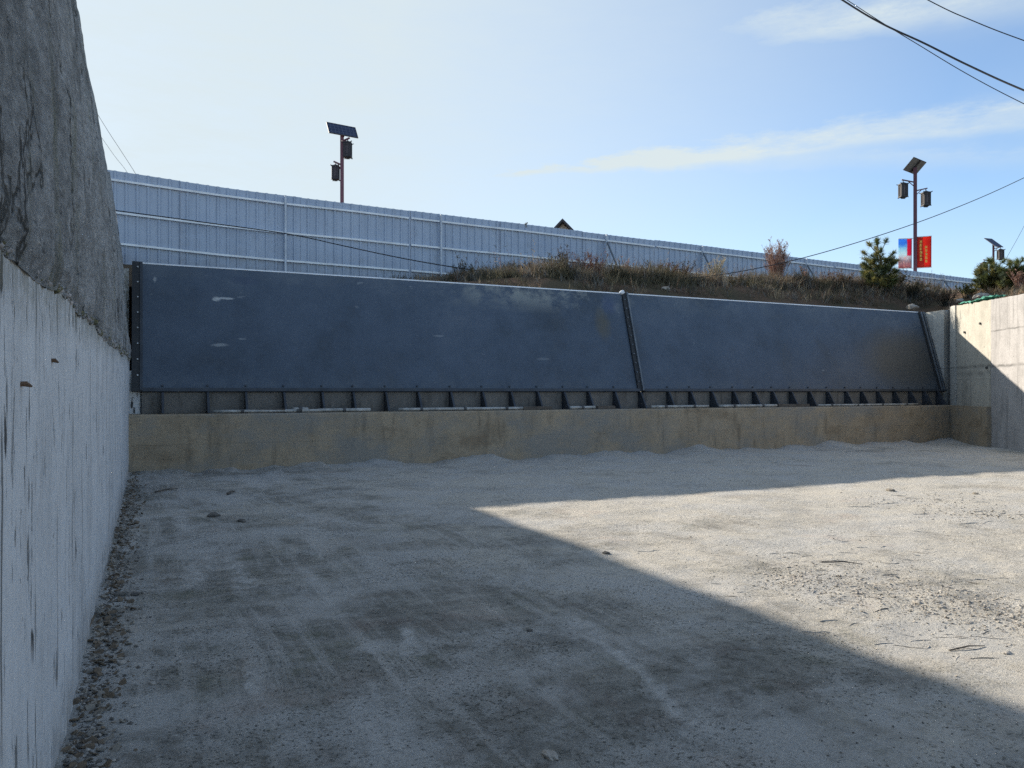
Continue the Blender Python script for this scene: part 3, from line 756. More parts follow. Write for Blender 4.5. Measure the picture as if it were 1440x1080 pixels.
# ------------------------------------------------------------------ hoarding fence
fence = thing('hoarding_fence', (FA.x, FA.y, 5.4), 'long pale blue corrugated metal hoarding fence above the gate', 'fence')
def ftop(x): return 8.05 + .15 * sstep(3.5, -2.5, x)
def fbot(x): return bank_h(x, fence_y(x)) - .12
def fp(x, off=0.0): 
    b = Vector((x, fence_y(x), 0)); return b + FN * off
joints = [-6.6, -2.8, 1.0, 4.75, 8.6, 12.25, 16.0, 19.75, 23.5, 27.3, 31.2, 35.2, 39.4, 43.6, 47.8, 52.0, 56.0]
for i in range(len(joints) - 1):
    a, b = joints[i], joints[i + 1] + .05
    q = MB(); rr = random.Random(i); to = (.022 if i % 2 else -.004) + rr.uniform(-.003, .003)
    pts = []; x = a; pitch = .30
    while x < b:
        for dx, off in ((0, 0), (pitch * .66, 0), (pitch * .74, .042), (pitch * .92, .042)):
            if x + dx < b: pts.append((x + dx, off))
        x += pitch
    pts.append((b, 0))
    vs = []; 
    for x, off in pts:
        p = fp(x, off * 1.0 + to)
        vs.append((p.x, p.y, fbot(x))); vs.append((p.x, p.y, ftop(x) + rr.uniform(-.012, .012) * 0 + (.008 if i % 3 else -.01)))
    n = len(pts)
    q.add(vs, [(2 * j, 2 * j + 2, 2 * j + 3, 2 * j + 1) for j in range(n - 1)])
    q.build('fence_panel', M['fence'], fence)
for i in (2, 4, 5, 6, 8, 9, 11):
    x = joints[i] + .03; q = MB(); p = fp(x, .062)
    q.box((p.x - .007, p.y - .008, fbot(x)), (p.x + .007, p.y + .008, ftop(x) - .02)); q.build('joint_strip', M['joint'], fence)
for dz in (.28, 1.24, 2.16):
    for a, b in ((-6.5, 8.55), (8.65, 19.7), (19.8, 31.0), (31.2, 55.5)):
        q = MB(); n = max(2, int((b - a) / 1.9))
        for j in range(n):
            x0, x1 = lerp(a, b, j / n), lerp(a, b, (j + 1) / n)
            p0 = fp(x0, .085); p1 = fp(x1, .085); jig = .008 * math.sin(j * 3.3 + dz)
            p0.z = ftop(x0) - dz + jig; p1.z = ftop(x1) - dz - jig
            q.bar(p0, p1, .05, .06)
        q.build('rail', M['fence_rail'], fence)
post_x = []
for p in (400, 618, 850, 985, 1131): 
    a, b = ray(p); Z = (FA.y - FA.x * FD.y / FD.x) / (b - a * FD.y / FD.x); post_x.append(a * Z)
post_x += [33.8, 40, 46]
for i, x in enumerate(post_x):
    q = MB(); p = fp(x, .15); q.box((p.x - .03, p.y - .03, fbot(x) - .2), (p.x + .03, p.y + .03, ftop(x) - .03)); q.build('post', M['fence_post'], fence)
    if x > 12:
        q = MB(); p0 = fp(x, .18); p0.z = ftop(x) - .35; p1 = fp(x, 1.5); p1.z = bank_h(p1.x, p1.y) - .1; q.bar(p0, p1, .05); q.build('brace', M['steel_bar'], fence)

# ------------------------------------------------------------------ solar lamps
def lantern(parent, c, s=1.0):
    w, h = .135 * s, .56 * s
    rx, ry = CR, CF
    fr = MB()
    for a in (-1, 1):
        for b in (-1, 1):
            p = c + rx * a * w + ry * b * w
            fr.bar(p - Vector((0, 0, h / 2)), p + Vector((0, 0, h / 2)), .035 * s)
    for z_, ww in ((h / 2, 1.18), (-h / 2, 1.15)):
        fr.obox(c + Vector((0, 0, z_)), rx * w * ww, ry * w * ww, Vector((0, 0, .028 * s)))
    # upturned eave corners, finial, feet
    for a in (-1, 1):
        for b in (-1, 1):
            p = c + rx * a * w * 1.1 + ry * b * w * 1.1 + Vector((0, 0, h / 2))
            fr.bar(p, p + (rx * a + ry * b) * .05 * s + Vector((0, 0, .035 * s)), .03 * s)
            p = c + rx * a * w + ry * b * w - Vector((0, 0, h / 2))
            fr.bar(p, p + (rx * a + ry * b) * .02 * s - Vector((0, 0, .05 * s)), .035 * s)
    top = c + Vector((0, 0, h / 2 + .02 * s))
    fr.add([top + rx * w + ry * w, top - rx * w + ry * w, top - rx * w - ry * w, top + rx * w - ry * w, top + Vector((0, 0, .09 * s))], [(0, 1, 4), (1, 2, 4), (2, 3, 4), (3, 0, 4)])
    fr.tube([top + Vector((0, 0, .08 * s)), top + Vector((0, 0, .15 * s))], .02 * s, 6)
    # lattice
    for sgn in (-1, 1):
        for ax, oth in ((rx, ry), (ry, rx)):
            for k in (-.45, .45):
                p = c + oth * sgn * w + ax * k * w
                fr.bar(p - Vector((0, 0, h / 2)), p + Vector((0, 0, h / 2)), .014 * s)
            for k in (-.33, .33):
                p = c + oth * sgn * w + Vector((0, 0, k * h))
                fr.bar(p - ax * w, p + ax * w, .014 * s)
    ln = fr.build('lantern', M['lantern'], parent)
    g = MB(); g.obox(c, rx * w * .93, ry * w * .93, Vector((0, 0, h * .48))); g.build('lantern_glass', M['lglass'], ln)
    g = MB(); g.obox(c - Vector((0, 0, h / 2 + .05 * s)), rx * w * .5, ry * w * .5, Vector((0, 0, .03 * s))); g.build('lantern_base', M['lantern'], ln)
def solar_lamp(px, ytop, Z, base_z, pole_w, panel_w, panel_d, yaw, tilt, lans, label, front):
    top = P(px, ytop, Z)
    root = thing('solar_lamp', (top.x, top.y, base_z), label, 'street lamp', 'solar lantern lamp posts')
    q = MB()
    h = top.z - base_z
    a = Vector((top.x, top.y, base_z)); 
    q.bar(a, a + Vector((0, 0, h)), pole_w, pole_w, up=(math.sin(math.atan2(top.x, top.y)), math.cos(math.atan2(top.x, top.y)), 0)); q.obox(a + Vector((0, 0, .1)), CR * pole_w * 1.1, CF * pole_w * 1.1, Vector((0, 0, .12)))
    q.build('pole', M['pole'], root)
    # solar panel: w across, dn = down-slope direction
    dh = CR * math.cos(yaw) + CF * math.sin(yaw)          # horizontal heading of the lower edge
    wv = Vector((-dh.y, dh.x, 0))
    dn = dh * math.cos(tilt) - Vector((0, 0, math.sin(tilt))); n = wv.cross(dn); n = n if n.z > 0 else -n
    c = top + Vector((0, 0, panel_d * .10))
    me = MB()   # built in its own frame so the cell grid follows the panel
    me.box((-panel_w / 2 + .03, -panel_d / 2 + .03, 0), (panel_w / 2 - .03, panel_d / 2 - .03, .012))
    o = me.build('solar_panel', M['pv'])
    rot = Matrix((wv, dn, n)).transposed().to_4x4() if wv.cross(dn).z > 0 else Matrix((-wv, dn, n)).transposed().to_4x4()
    o.parent = root; o.matrix_local = Matrix.Translation(c + n * .03 - root.location) @ rot
    fr = MB(); hw, hd = panel_w / 2, panel_d / 2
    for (x0, y0, x1, y1) in ((-hw, -hd, hw, -hd + .03), (-hw, hd - .03, hw, hd), (-hw, -hd + .03, -hw + .03, hd - .03), (hw - .03, -hd + .03, hw, hd - .03)): fr.box((x0, y0, -.02), (x1, y1, .02))
    f = fr.build('panel_frame', M['pvframe']); f.parent = o
    bk = MB(); bk.box((-hw + .03, -hd + .03, -.014), (hw - .03, hd - .03, -.004)); b = bk.build('panel_back', M['pvback']); b.parent = o
    rb = MB(); rb.box((-.05, -hd * .95, -.09), (.05, hd * .95, -.02)); r_ = rb.build('panel_bracket', M['pole'] if front else M['pvframe']); r_.parent = o
    for (lx, ly, s) in lans:
        lc = P(lx, ly, Z); lc = Vector((top.x, top.y, 0)) + CR * ((lx - px) / F * Z) + Vector((0, 0, lc.z))
        lantern(root, lc, s)
        sg = 1 if lx > px else -1
        ar = MB(); zt = lc.z + .56 * s / 2 + .17 * s
        p0 = Vector((top.x, top.y, zt - .10)); p1 = Vector((lc.x, lc.y, zt + .05)) + CR * sg * .08
        ar.bar(p0, p1, .06); ar.bar(p0 - Vector((0, 0, .28)), p0.lerp(p1, .55), .035); ar.bar(Vector((lc.x, lc.y, zt + .03)), Vector((lc.x, lc.y, lc.z + .26 * s)), .03)
        ar.build('arm', M['pole'], root)
    return root
solar_lamp(481, 186, 32, 5.6, .15, 1.25, .62, R(-57), R(58), [(489, 211, 1.0), (472, 243, .92)], 'solar lantern lamp post with a blue panel behind the left of the fence', True)
solar_lamp(1287, 236, 44, 5.6, .19, 1.55, .84, R(129), R(45), [(1270, 268, 1.25), (1302, 280, 1.25)], 'solar lantern lamp post with grey panel underside and two banners', False)
solar_lamp(1397, 344, 62, 5.6, .15, .85, 1.3, R(-70), R(40), [(1407, 358, 1.25), (1384, 376, 1.25)], 'distant small solar lamp post seen behind the pine at the right edge', True)

# banners hung on the right lamp
def banner(px0, px1, py0, py1, Z, tilt, mat, name, label):
    c = P((px0 + px1) / 2, (py0 + py1) / 2, Z); w = (px1 - px0) / F * Z / math.cos(tilt); h = (py1 - py0) / F * Z
    ax = CR * math.cos(tilt) - CF * math.sin(tilt); nn = Vector((ax.y, -ax.x, 0))
    if nn.dot(CF) > 0: nn = -nn
    root = thing(name, c - Vector((0, 0, h / 2)), label, 'banner')
    q = MB(); us = [i / 10 for i in range(11)]
    def f(u, v, o=0.0):
        p = c + ax * (u - .5) * w + Vector((0, 0, (v - .5) * h)) + nn * (o + .02 * math.sin(u * 5 + v * 2)); return tuple(p)
    grid(q, us, us, f)
    o = q.build('cloth', mat, root, True); md = o.modifiers.new('thickness', 'SOLIDIFY'); md.thickness = .01
    q = MB()
    for v in (-.01, 1.01): q.bar(Vector(f(-.12 if px0 > 1287 else -.02, v)), Vector(f(1.02 if px0 > 1287 else 1.12, v)), .035)
    q.build('hanging_rod', M['white'], root)
    return root, f
banner(1264, 1281.5, 336, 377, 43.8, R(10), M['banner_pic'], 'banner', 'banner with a blue sky and red picture left of the lamp pole')
rt, f = banner(1290.5, 1308, 333, 376, 43.8, R(22), M['banner_red'], 'banner', 'red banner with two columns of yellow characters right of the lamp pole')
rr = random.Random(5)
for colx, rows, v0 in ((.30, 6, .84), (.66, 5, .66)):
    q = MB()
    for r_ in range(rows):
        vc = v0 - r_ * .115
        for k in range(5):      # strokes of one character
            if k < 3: a = (colx - .085, vc - .032 + k * .032 + rr.uniform(-.004, .004)); b = (colx + .085 * rr.uniform(.7, 1), a[1])
            else: a = (colx + rr.uniform(-.05, .05), vc + .042); b = (a[0] + rr.uniform(-.05, .05), vc - .045)
            pa, pb = Vector(f(a[0], a[1], .016)), Vector(f(b[0], b[1], .016)); q.bar(pa, pb, .012, .022)
    q.build('lettering', M['banner_yel'], rt)

# ------------------------------------------------------------------ house beyond the fence
hc = P(791, 307, 62); hz0 = 5.7
house = thing('gable_house', (hc.x, hc.y, hz0), 'white house with dark gable roof, only its peak above the fence', 'house')
u = (CR * math.cos(R(6)) - CF * math.sin(R(6))).normalized(); w = Vector((-u.y, u.x, 0))
hw, dp, ov = 3.6, 9.0, .55
apex = Vector((hc.x, hc.y, hc.z)); eave = apex.z - hw * 1.05
o0 = Vector((hc.x, hc.y, 0)) + w * .9
q = MB()
pr = [(-hw, hz0 - .3), (hw, hz0 - .3), (hw, eave - .10), (0, apex.z - .24), (-hw, eave - .10)]
vs = [o0 + u * a + Vector((0, 0, z)) for a, z in pr] + [o0 + u * a + w * dp + Vector((0, 0, z)) for a, z in pr]
q.add(vs, [(0, 1, 2, 3, 4), (9, 8, 7, 6, 5)] + [(i, i + 5, (i + 1) % 5 + 5, (i + 1) % 5) for i in range(5)])
q.build('walls', M['white'], house)
q = MB(); f0 = Vector((hc.x, hc.y, 0))
for sg in (-1, 1):
    a = f0 + Vector((0, 0, apex.z)); b = f0 + u * sg * (hw + ov) + Vector((0, 0, eave - ov)); dz = Vector((0, 0, -.22)); L = w * (dp + 2)
    q.hexa([a + dz, b + dz, b + dz + L, a + dz + L, a, b, b + L, a + L])
q.build('roof', M['roof'], house)
q = MB(); c = o0 + Vector((0, 0, eave - 2.2)); q.obox(c, u * .8, w * .03, Vector((0, 0, .7))); wi = q.build('window', M['glass'], house)

# ------------------------------------------------------------------ cables
def spline(ctrl, n=10):
    c = [Vector(p) for p in ctrl]; c = [2 * c[0] - c[1]] + c + [2 * c[-1] - c[-2]]; out = []
    for i in range(1, len(c) - 2):
        for j in range(n):
            t = j / n; a, b, d, e = c[i - 1], c[i], c[i + 1], c[i + 2]
            out.append(.5 * ((2 * b) + (d - a) * t + (2 * a - 5 * b + 4 * d - e) * t * t + (3 * b - a - 3 * d + e) * t ** 3))
    out.append(c[-2]); return out
def cable(ctrl, r_, label, grp):
    q = MB(); q.tube(spline([P(*p) for p in ctrl]), r_, 6); o = q.build('overhead_cable', M['cable'], smooth=True)
    tag(o, label, 'cable', grp); rebase(o)
cable([(1040, -95, 15), (1183, -1, 14), (1240, 33, 13.6), (1300, 61, 13.2), (1360, 91, 12.8), (1440, 127, 12.2), (1600, 190, 11)], .016, 'thickest black cable crossing the upper right sky', 'cables in the upper right sky')
cable([(1100, -60, 16), (1225, 22, 15), (1290, 62, 14.6), (1360, 104, 14.2), (1440, 146, 13.7), (1600, 222, 12.8)], .0075, 'thin cable just under the thick one in the upper right sky', 'cables in the upper right sky')
cable([(1150, -85, 17), (1305, 0, 16), (1370, 30, 15.6), (1440, 57, 15.1), (1600, 112, 14)], .010, 'topmost cable in the upper right corner of the sky', 'cables in the upper right sky')
cable([(60, 283, 22.5), (170, 297, 22.9), (290, 313, 24.0), (405, 329, 25.1), (480, 345, 24.6), (560, 362, 24.2), (640, 376, 24.2), (730, 388, 24.6), (820, 394, 25.0), (900, 393, 25.6), (1000, 388, 26.6), (1120, 365, 29), (1240, 330, 32), (1340, 294, 35), (1440, 250, 38), (1600, 170, 42)],
      .017, 'long sagging cable running over the dry grass and up to the right', 'cables over the bank')
cable([(100, 100, 40), (148, 178, 38), (170, 212, 37), (188, 240, 36), (215, 285, 35)], .010, 'upper of two faint wires slanting down beside the dike top', 'faint wires beside the dike')
cable([(120, 160, 40), (158, 215, 38), (178, 241, 37), (205, 285, 36)], .008, 'lower of two faint wires slanting down beside the dike top', 'faint wires beside the dike')
cable([(1395, 400, 60), (1417, 360, 58), (1440, 318, 56), (1500, 200, 52)], .012, 'faint wire rising at the right edge behind the pines', 'faint wires at the right edge')

# ------------------------------------------------------------------ vegetation
def blade(mb, p, d, L, w, m, bend=.3, rng=random):
    side = Vector((rng.uniform(-1, 1), rng.uniform(-1, 1), 0)); side = (side - d * side.dot(d))
    if side.length < 1e-3: side = Vector((1, 0, 0))
    side.normalize(); bv = Vector((rng.uniform(-1, 1), rng.uniform(-1, 1), -.4)) * bend * L
    a = p - side * w; b = p + side * w; mid = p + d * L * .55 + bv * .25
    mb.add([a, b, mid + side * w * .7, mid - side * w * .7, p + d * L + bv], [(0, 1, 2, 3), (3, 2, 4)], m)
# dry grass over the bank
rg = random.Random(21)
mb = MB()
n = 0
while n < 40000:
    x = rg.uniform(6.8, 40); y = rg.uniform(19.6, min(28, fence_y(x) + .0)) if rg.random() < .45 else rg.gauss(22.0, .9)
    if y > fence_y(x) - .3 or y < 19.6: continue
    dens = .5 + .9 * nz(x * .35, y * .5, 7, 3)
    if x < 11: dens *= .45 * sstep(6.8, 8.5, x)
    if y < 20.9: dens *= .28 + .5 * sstep(18, 22, x)
    if rg.random() > dens: continue
    n += 1
    tall = max(0, min(1, .5 + .9 * nz(x * .9, y * .7, 3, 3))) * sstep(7, 13, x)
    L = rg.uniform(.18, .50) + .85 * tall * rg.random() * sstep(34, 28, x)
    if y < 20.9: L *= .6
    if x > 29: L *= .75
    t_ = nz(x * .6, y * .8, 17, 3) + rg.uniform(-.35, .35)
    m = M['g_olive'] if t_ < -.04 else (M['g_grey'] if t_ < .20 else (M['g_brown'] if t_ < .40 else M['g_straw']))
    if x > 20 and rg.random() < .25: m = M['g_brown']
    p = Vector((x, y, bank_h(x, y) - .02))
    for k in range(3):
        d = Vector((rg.uniform(-.45, .45), rg.uniform(-.45, .45), 1)).normalized()
        blade(mb, p + Vector((rg.uniform(-.07, .07), rg.uniform(-.07, .07), 0)), d, L * rg.uniform(.6, 1.15), rg.uniform(.006, .015), m, .35, rg)
# tall dry stalks standing out of the grass
for i in range(620):
    x = rg.uniform(9.5, 31); y = rg.gauss(22.3, 1.2)
    if y > fence_y(x) - .4 or y < 20.6 or nz(x * .55, y * .4, 27, 3) < -.02: continue
    p = Vector((x, y, bank_h(x, y) - .02)); L = rg.uniform(.55, 1.15); d = Vector((rg.gauss(0, .14), rg.gauss(0, .14), 1)).normalized()
    m = rg.choice([M['g_red'], M['g_grey'], M['g_brown'], M['g_dark'], M['g_straw'], M['g_pink']])
    blade(mb, p, d, L, .006, m, .12, rg)
    for k in range(rg.randint(4, 12)):
        t_ = rg.uniform(.45, 1.0); v_ = Vector((rg.gauss(0, .7), rg.gauss(0, .7), rg.uniform(.2, 1))).normalized()
        blade(mb, p + d * L * t_, v_, rg.uniform(.05, .16), .007, m, .3, rg)
# sparse grass behind the right wall
n = 0
while n < 2600:
    y = rg.uniform(10, 18); t_ = rg.uniform(.5, 7); x = wall_x(y) + .34 + t_
    z = lerp(right_h(t_, y), bank_h(x, 18.06), sstep(15.5, 18.06, y)); n += 1
    p = Vector((x, y, z - .02)); m = rg.choice([M['g_olive'], M['g_grey'], M['g_brown'], M['g_straw'], M['g_olive']])
    for k in range(3):
        d = Vector((rg.uniform(-.5, .5), rg.uniform(-.5, .5), 1)).normalized(); blade(mb, p, d, rg.uniform(.12, .42), .01, m, .35, rg)
tag(mb.build('dry_grass'), 'dry brown grass covering the bank below the fence', 'grass', kind='stuff')

def weed(px, pyb, Z, h, spread, stems, mat, tipmat, label, cat='weed', seed=0, twig=5, leafy_=.0, group='dry weeds on the bank', tipsize=.025, up=1.0, name='dry_weed', base=None):
    rg = random.Random(seed + 100); b = P(px, pyb, Z); bz = bank_h(b.x, b.y) if base is None else base
    b.z = bz - .04
    root = thing(name, b, label, cat, group)
    st = MB(); tp = MB()
    for s in range(stems):
        a = rg.uniform(0, 6.28); r0 = spread * .25 * rg.random(); lean = spread * rg.uniform(.2, 1.0)
        hh = h * rg.uniform(.55, 1.0)
        p0 = b + Vector((math.cos(a) * r0, math.sin(a) * r0, 0)); p2 = p0 + Vector((math.cos(a) * lean, math.sin(a) * lean, hh))
        p1 = p0.lerp(p2, .5) + Vector((rg.uniform(-.05, .05), rg.uniform(-.05, .05), .05 * h)) - Vector((math.cos(a), math.sin(a), 0)) * lean * .15
        pts = [p0, p0.lerp(p1, .5), p1, p1.lerp(p2, .5), p2]
        st.tube(pts, [.011, .010, .008, .006, .003], 4, mat, False)
        for k in range(twig):
            t = rg.uniform(.3, 1.0); q = p0.lerp(p1, t * 2) if t < .5 else p1.lerp(p2, t * 2 - 1)
            aa = rg.uniform(0, 6.28); L = h * rg.uniform(.08, .24) * (1.25 - t)
            e = q + Vector((math.cos(aa) * L * .75, math.sin(aa) * L * .75, L * up))
            st.tube([q, q.lerp(e, .5) + Vector((0, 0, .01)), e], [.005, .004, .002], 3, mat, False)
            nt = 3 + int(leafy_ * 6)
            for j in range(nt):
                c = q.lerp(e, rg.uniform(.3, 1.05)); d = Vector((rg.uniform(-1, 1), rg.uniform(-1, 1), rg.uniform(-.2, 1.2))).normalized()
                blade(tp, c, d, tipsize * rg.uniform(1.2, 3.2), tipsize * rg.uniform(.25, .5), tipmat, .3, rg)
    st.build('stems', None, root); tp.build('foliage', None, root)
    return root
W = weed
W(650, 396, 23.4, .95, .28, 9, M['g_dark'], M['g_dark'], 'dark spindly weed at the left end of the bank grass', seed=1, twig=9, tipsize=.03)
W(663, 397, 23.8, .7, .25, 8, M['g_dark'], M['g_olive'], 'low dark weed right beside the leftmost spindly one', seed=2, twig=7)
W(722, 396, 24.5, .62, .4, 14, M['g_dark'], M['g_dark'], 'bushy grey weed against the bottom rail of the fence', seed=3, twig=8, leafy_=.4)
W(745, 396, 24.5, .60, .35, 12, M['g_dark'], M['g_grey'], 'small bushy weed just left of the big dark clump', seed=4, twig=8, leafy_=.4)
W(780, 400, 25, 1.0, .5, 22, M['g_dark'], M['g_olive'], 'dark olive clump at the left of the tall weeds', seed=5, twig=9, leafy_=.5)
W(795, 398, 25.4, 1.4, .35, 12, M['g_red'], M['g_dark'], 'tallest dark weed with an upright spike on the left half of the bank', seed=6, twig=8)
W(815, 399, 25.4, 1.18, .5, 24, M['g_red'], M['g_red'], 'red-brown weed clump with a bent spike, left half of the bank', seed=7, twig=9, leafy_=.3)
W(836, 400, 25.6, 1.1, .45, 22, M['g_red'], M['g_red'], 'red-brown weed clump left of the braced fence post', seed=8, twig=9, leafy_=.3)
W(880, 402, 26, .95, .28, 16, M['g_brown'], M['g_pink'], 'narrow tan weed just right of the first braced post', seed=9, twig=9, leafy_=.4)
W(915, 404, 26.3, .9, .5, 24, M['g_dark'], M['g_olive'], 'dark rounded weed clump above the gate seam', seed=10, twig=9, leafy_=.5)
W(935, 404, 26.6, .95, .5, 24, M['g_red'], M['g_red'], 'reddish weed clump right of the gate seam', seed=11, twig=9, leafy_=.3)
W(960, 405, 26.8, .95, .5, 24, M['g_red'], M['g_dark'], 'dark red weed clump left of the second braced post', seed=12, twig=9, leafy_=.3)
W(1006, 402, 27.5, 1.15, .35, 34, M['g_pale'], M['g_pale'], 'pale straw reed clump standing in front of the fence', 'reed', seed=13, twig=4, leafy_=.2, up=1.6)
W(1034, 400, 28, .45, .4, 16, M['g_dark'], M['g_olive'], 'low olive weed between the pale reeds and pink shrub', seed=14, twig=8, leafy_=.6)
W(1091, 404, 29, 1.95, .55, 62, M['g_pink'], M['g_pink'], 'tall pinkish bare shrub rising above the fence top', 'shrub', seed=15, twig=12, leafy_=.4, up=1.3, group=None, name='bare_shrub')
W(1093, 404, 29.3, 1.85, .25, 7, M['g_dark'], M['g_dark'], 'thin dark sapling growing inside the pinkish shrub', 'sapling', seed=16, twig=12, up=1.2, group=None, name='bare_sapling')
W(1131, 402, 29.5, 1.0, .2, 14, M['g_brown'], M['g_pink'], 'narrow tan weed beside a fence post right of the pinkish shrub', seed=17, twig=8, leafy_=.5)
W(1127, 404, 30.5, 1.65, .06, 1, M['g_grey'], M['g_grey'], 'single feathery stalk above the fence top', 'stalk', seed=18, twig=26, up=.9, group=None, name='dry_stalk')
W(1165, 406, 29.5, .8, .5, 26, M['g_pink'], M['g_brown'], 'tan brown weed clump left of the larger pine', seed=19, twig=9, leafy_=.4)
W(1188, 408, 29.5, .85, .5, 26, M['g_brown'], M['g_brown'], 'brown weed clump touching the larger pine on its left', seed=20, twig=9, leafy_=.4)
W(1262, 408, 30.5, .9, .5, 30, M['g_olive'], M['g_olive'], 'olive weed clump touching the larger pine on its right', seed=21, twig=9, leafy_=.7)
W(1285, 412, 29.5, .75, .5, 30, M['g_dark'], M['g_olive'], 'dark olive bush above the right end of the gate', 'bush', seed=22, twig=9, leafy_=.8, group=None, name='bush')
W(1318, 400, 37, 1.9, .35, 3, M['g_grey'], M['g_grey'], 'bare thin sapling right of the red banner', 'sapling', seed=23, twig=16, up=1.0, group=None, name='bare_sapling')
W(1330, 412, 28, .55, .5, 24, M['g_dark'], M['g_brown'], 'brown low bush behind the slot of the right wall', 'bush', seed=24, twig=9, leafy_=.7, group=None, name='bush')
W(1360, 410, 28, .55, .5, 26, M['g_olive'], M['needle_y'], 'yellow-green low bush left of the two small pines', 'bush', seed=25, twig=9, leafy_=.9, group=None, name='bush')
W(1436, 412, 26.5, .75, .35, 26, M['g_pink'], M['g_pink'], 'tan orange weed at the right edge above the wall', seed=26, twig=9, leafy_=.5)
W(740, 318, 29.0, .3, .1, 3, M['g_grey'], M['g_grey'], 'faint twig tops poking over the fence left of the gable', seed=27, twig=4, base=7.72)

def pine(px, pyb, Z, h, spread, seed, label, dense=1.0, mats=('needle', 'needle_y', 'needle_b'), low=.5):
    rg = random.Random(seed); b = P(px, pyb, Z)
    if b.y > 18.06: b.z = bank_h(b.x, b.y) - .05
    else: t_ = b.x - wall_x(b.y) - .34; b.z = lerp(right_h(t_, b.y), bank_h(b.x, 18.06), sstep(15.5, 18.06, b.y)) - .05
    root = thing('pine_tree', b, label, 'pine tree', 'young pines on the bank')
    tk = MB(); cr = MB()
    tp = [b + Vector((.05 * math.sin(i * 1.3 + seed), .05 * math.cos(i * 1.7 + seed), h * .9 * i / 6)) for i in range(7)]
    tk.tube(tp, [.05 * h / 2.2 * (1 - i / 7.5) + .012 for i in range(7)], 7)
    def at(t):
        f = t * 6; i = min(5, int(f)); return tp[i].lerp(tp[i + 1], f - i)
    def tuft(c, d, L, k):
        r = rg.random(); m = M[mats[0]] if r < .5 else (M[mats[1]] if r < .78 else M[mats[2]])
        for _ in range(k):
            v = (d * rg.uniform(.1, .9) + Vector((rg.gauss(0, .6), rg.gauss(0, .6), rg.gauss(.18, .5)))).normalized()
            blade(cr, c + d * rg.uniform(-.14, .05), v, L * rg.uniform(.6, 1.15), .0065, m, .12, rg)
    def arm(c0, a, L, rise, big):
        e = c0 + Vector((math.cos(a) * L, math.sin(a) * L, L * rise)); mid = c0.lerp(e, .55) - Vector((0, 0, .10 * L))
        tk.tube([c0, mid, e], [.022, .016, .009], 5)
        d = (e - mid).normalized(); tuft(e, d, .20 * big, int(120 * dense * big))
        return mid, e, d
    tuft(tp[-1] + Vector((0, 0, .04)), Vector((0, 0, 1)), .24, int(190 * dense))
    # sparse upper arms ending in round tufts
    for t, n, L, rise in ((.80, 3, .40, .75), (.66, 4, .50, .55)):
        a0 = rg.uniform(0, 6.28)
        for k in range(n): arm(at(t), a0 + 6.283 * (k + rg.uniform(-.25, .25)) / n, spread * L / .5 * rg.uniform(.7, 1.05), rise, 1.0)
    # dense skirt
    for t in [low * i / 4 + .06 for i in range(5)]:
        n = 8; a0 = rg.uniform(0, 6.28)
        for k in range(n):
            a = a0 + 6.283 * (k + rg.uniform(-.3, .3)) / n; L = spread * rg.uniform(.55, 1.15)
            mid, e, d = arm(at(t), a, L, rg.uniform(.25, .7), .95)
            tuft(mid.lerp(e, .5), d, .19, int(60 * dense)); tuft(mid, d, .17, int(40 * dense))
            for sd in (-1, 1):
                e2 = mid + Vector((math.cos(a + sd * .8) * L * .45, math.sin(a + sd * .8) * L * .45, L * .3)); tk.tube([mid, e2], [.011, .006], 4)
                tuft(e2, (e2 - mid).normalized(), .18, int(60 * dense))
    tk.build('trunk', M['bark'], root, True); cr.build('crown', None, root)
pine(1236, 420, 29.5, 2.15, .60, 3, 'largest young pine, left of the lamp with the banners', 1.5)
pine(1395, 412, 28, 1.12, .52, 8, 'small pine in front of the distant lamp', 1.1, low=.4)
pine(1428, 408, 27, 1.02, .45, 12, 'small pine at the right edge beside the tan weed', 1.0, ('needle', 'needle_b', 'needle_y'))

# ------------------------------------------------------------------ stones on the bank
def stone(p, r_, mat, label, flat=.6, grp='stones on the bank', seed=1, name='stone'):
    q = MB(); q.rock(p, r_, flat=flat, rng=random.Random(seed), sub=2); o = q.build(name, mat); tag(o, label, 'stone', grp); rebase(o); return o
def onbank(px, Z, dz=.0):
    p = P(px, 400, Z)
    p.z = bank_h(p.x, p.y) if p.y > 18.06 else lerp(right_h(p.x - wall_x(p.y) - .34, p.y), bank_h(p.x, 18.06), sstep(15.5, 18.06, p.y))
    p.z += dz; return p
stone(onbank(1283, 31.5, .35), .30, M['stone'], 'large tan stone on the bank under the red banner', .6, seed=3)
stone(onbank(1303, 31, .18), .22, M['stone'], 'greyish stone just right of the large tan one', .6, seed=4)
stone(onbank(1382, 27, .10), .22, M['stone'], 'pale stone under the small pine by the distant lamp', .6, seed=5)
stone(onbank(1366, 26.5, .05), .12, M['stone'], 'small pale stone left of the one under the small pine', .7, seed=6)
stone(onbank(1350, 27.5, .12), .13, M['stone'], 'small stone in the yellow-green bush', .7, seed=7)
stone(P(1283, 432, 27.4), .20, M['stone'], 'pale rubble behind the top right corner of the gate', .5, seed=9)
stone(onbank(936, 24.5, .02), .13, M['stone'], 'tan clod on the red soil above the gate seam', .6, seed=10)

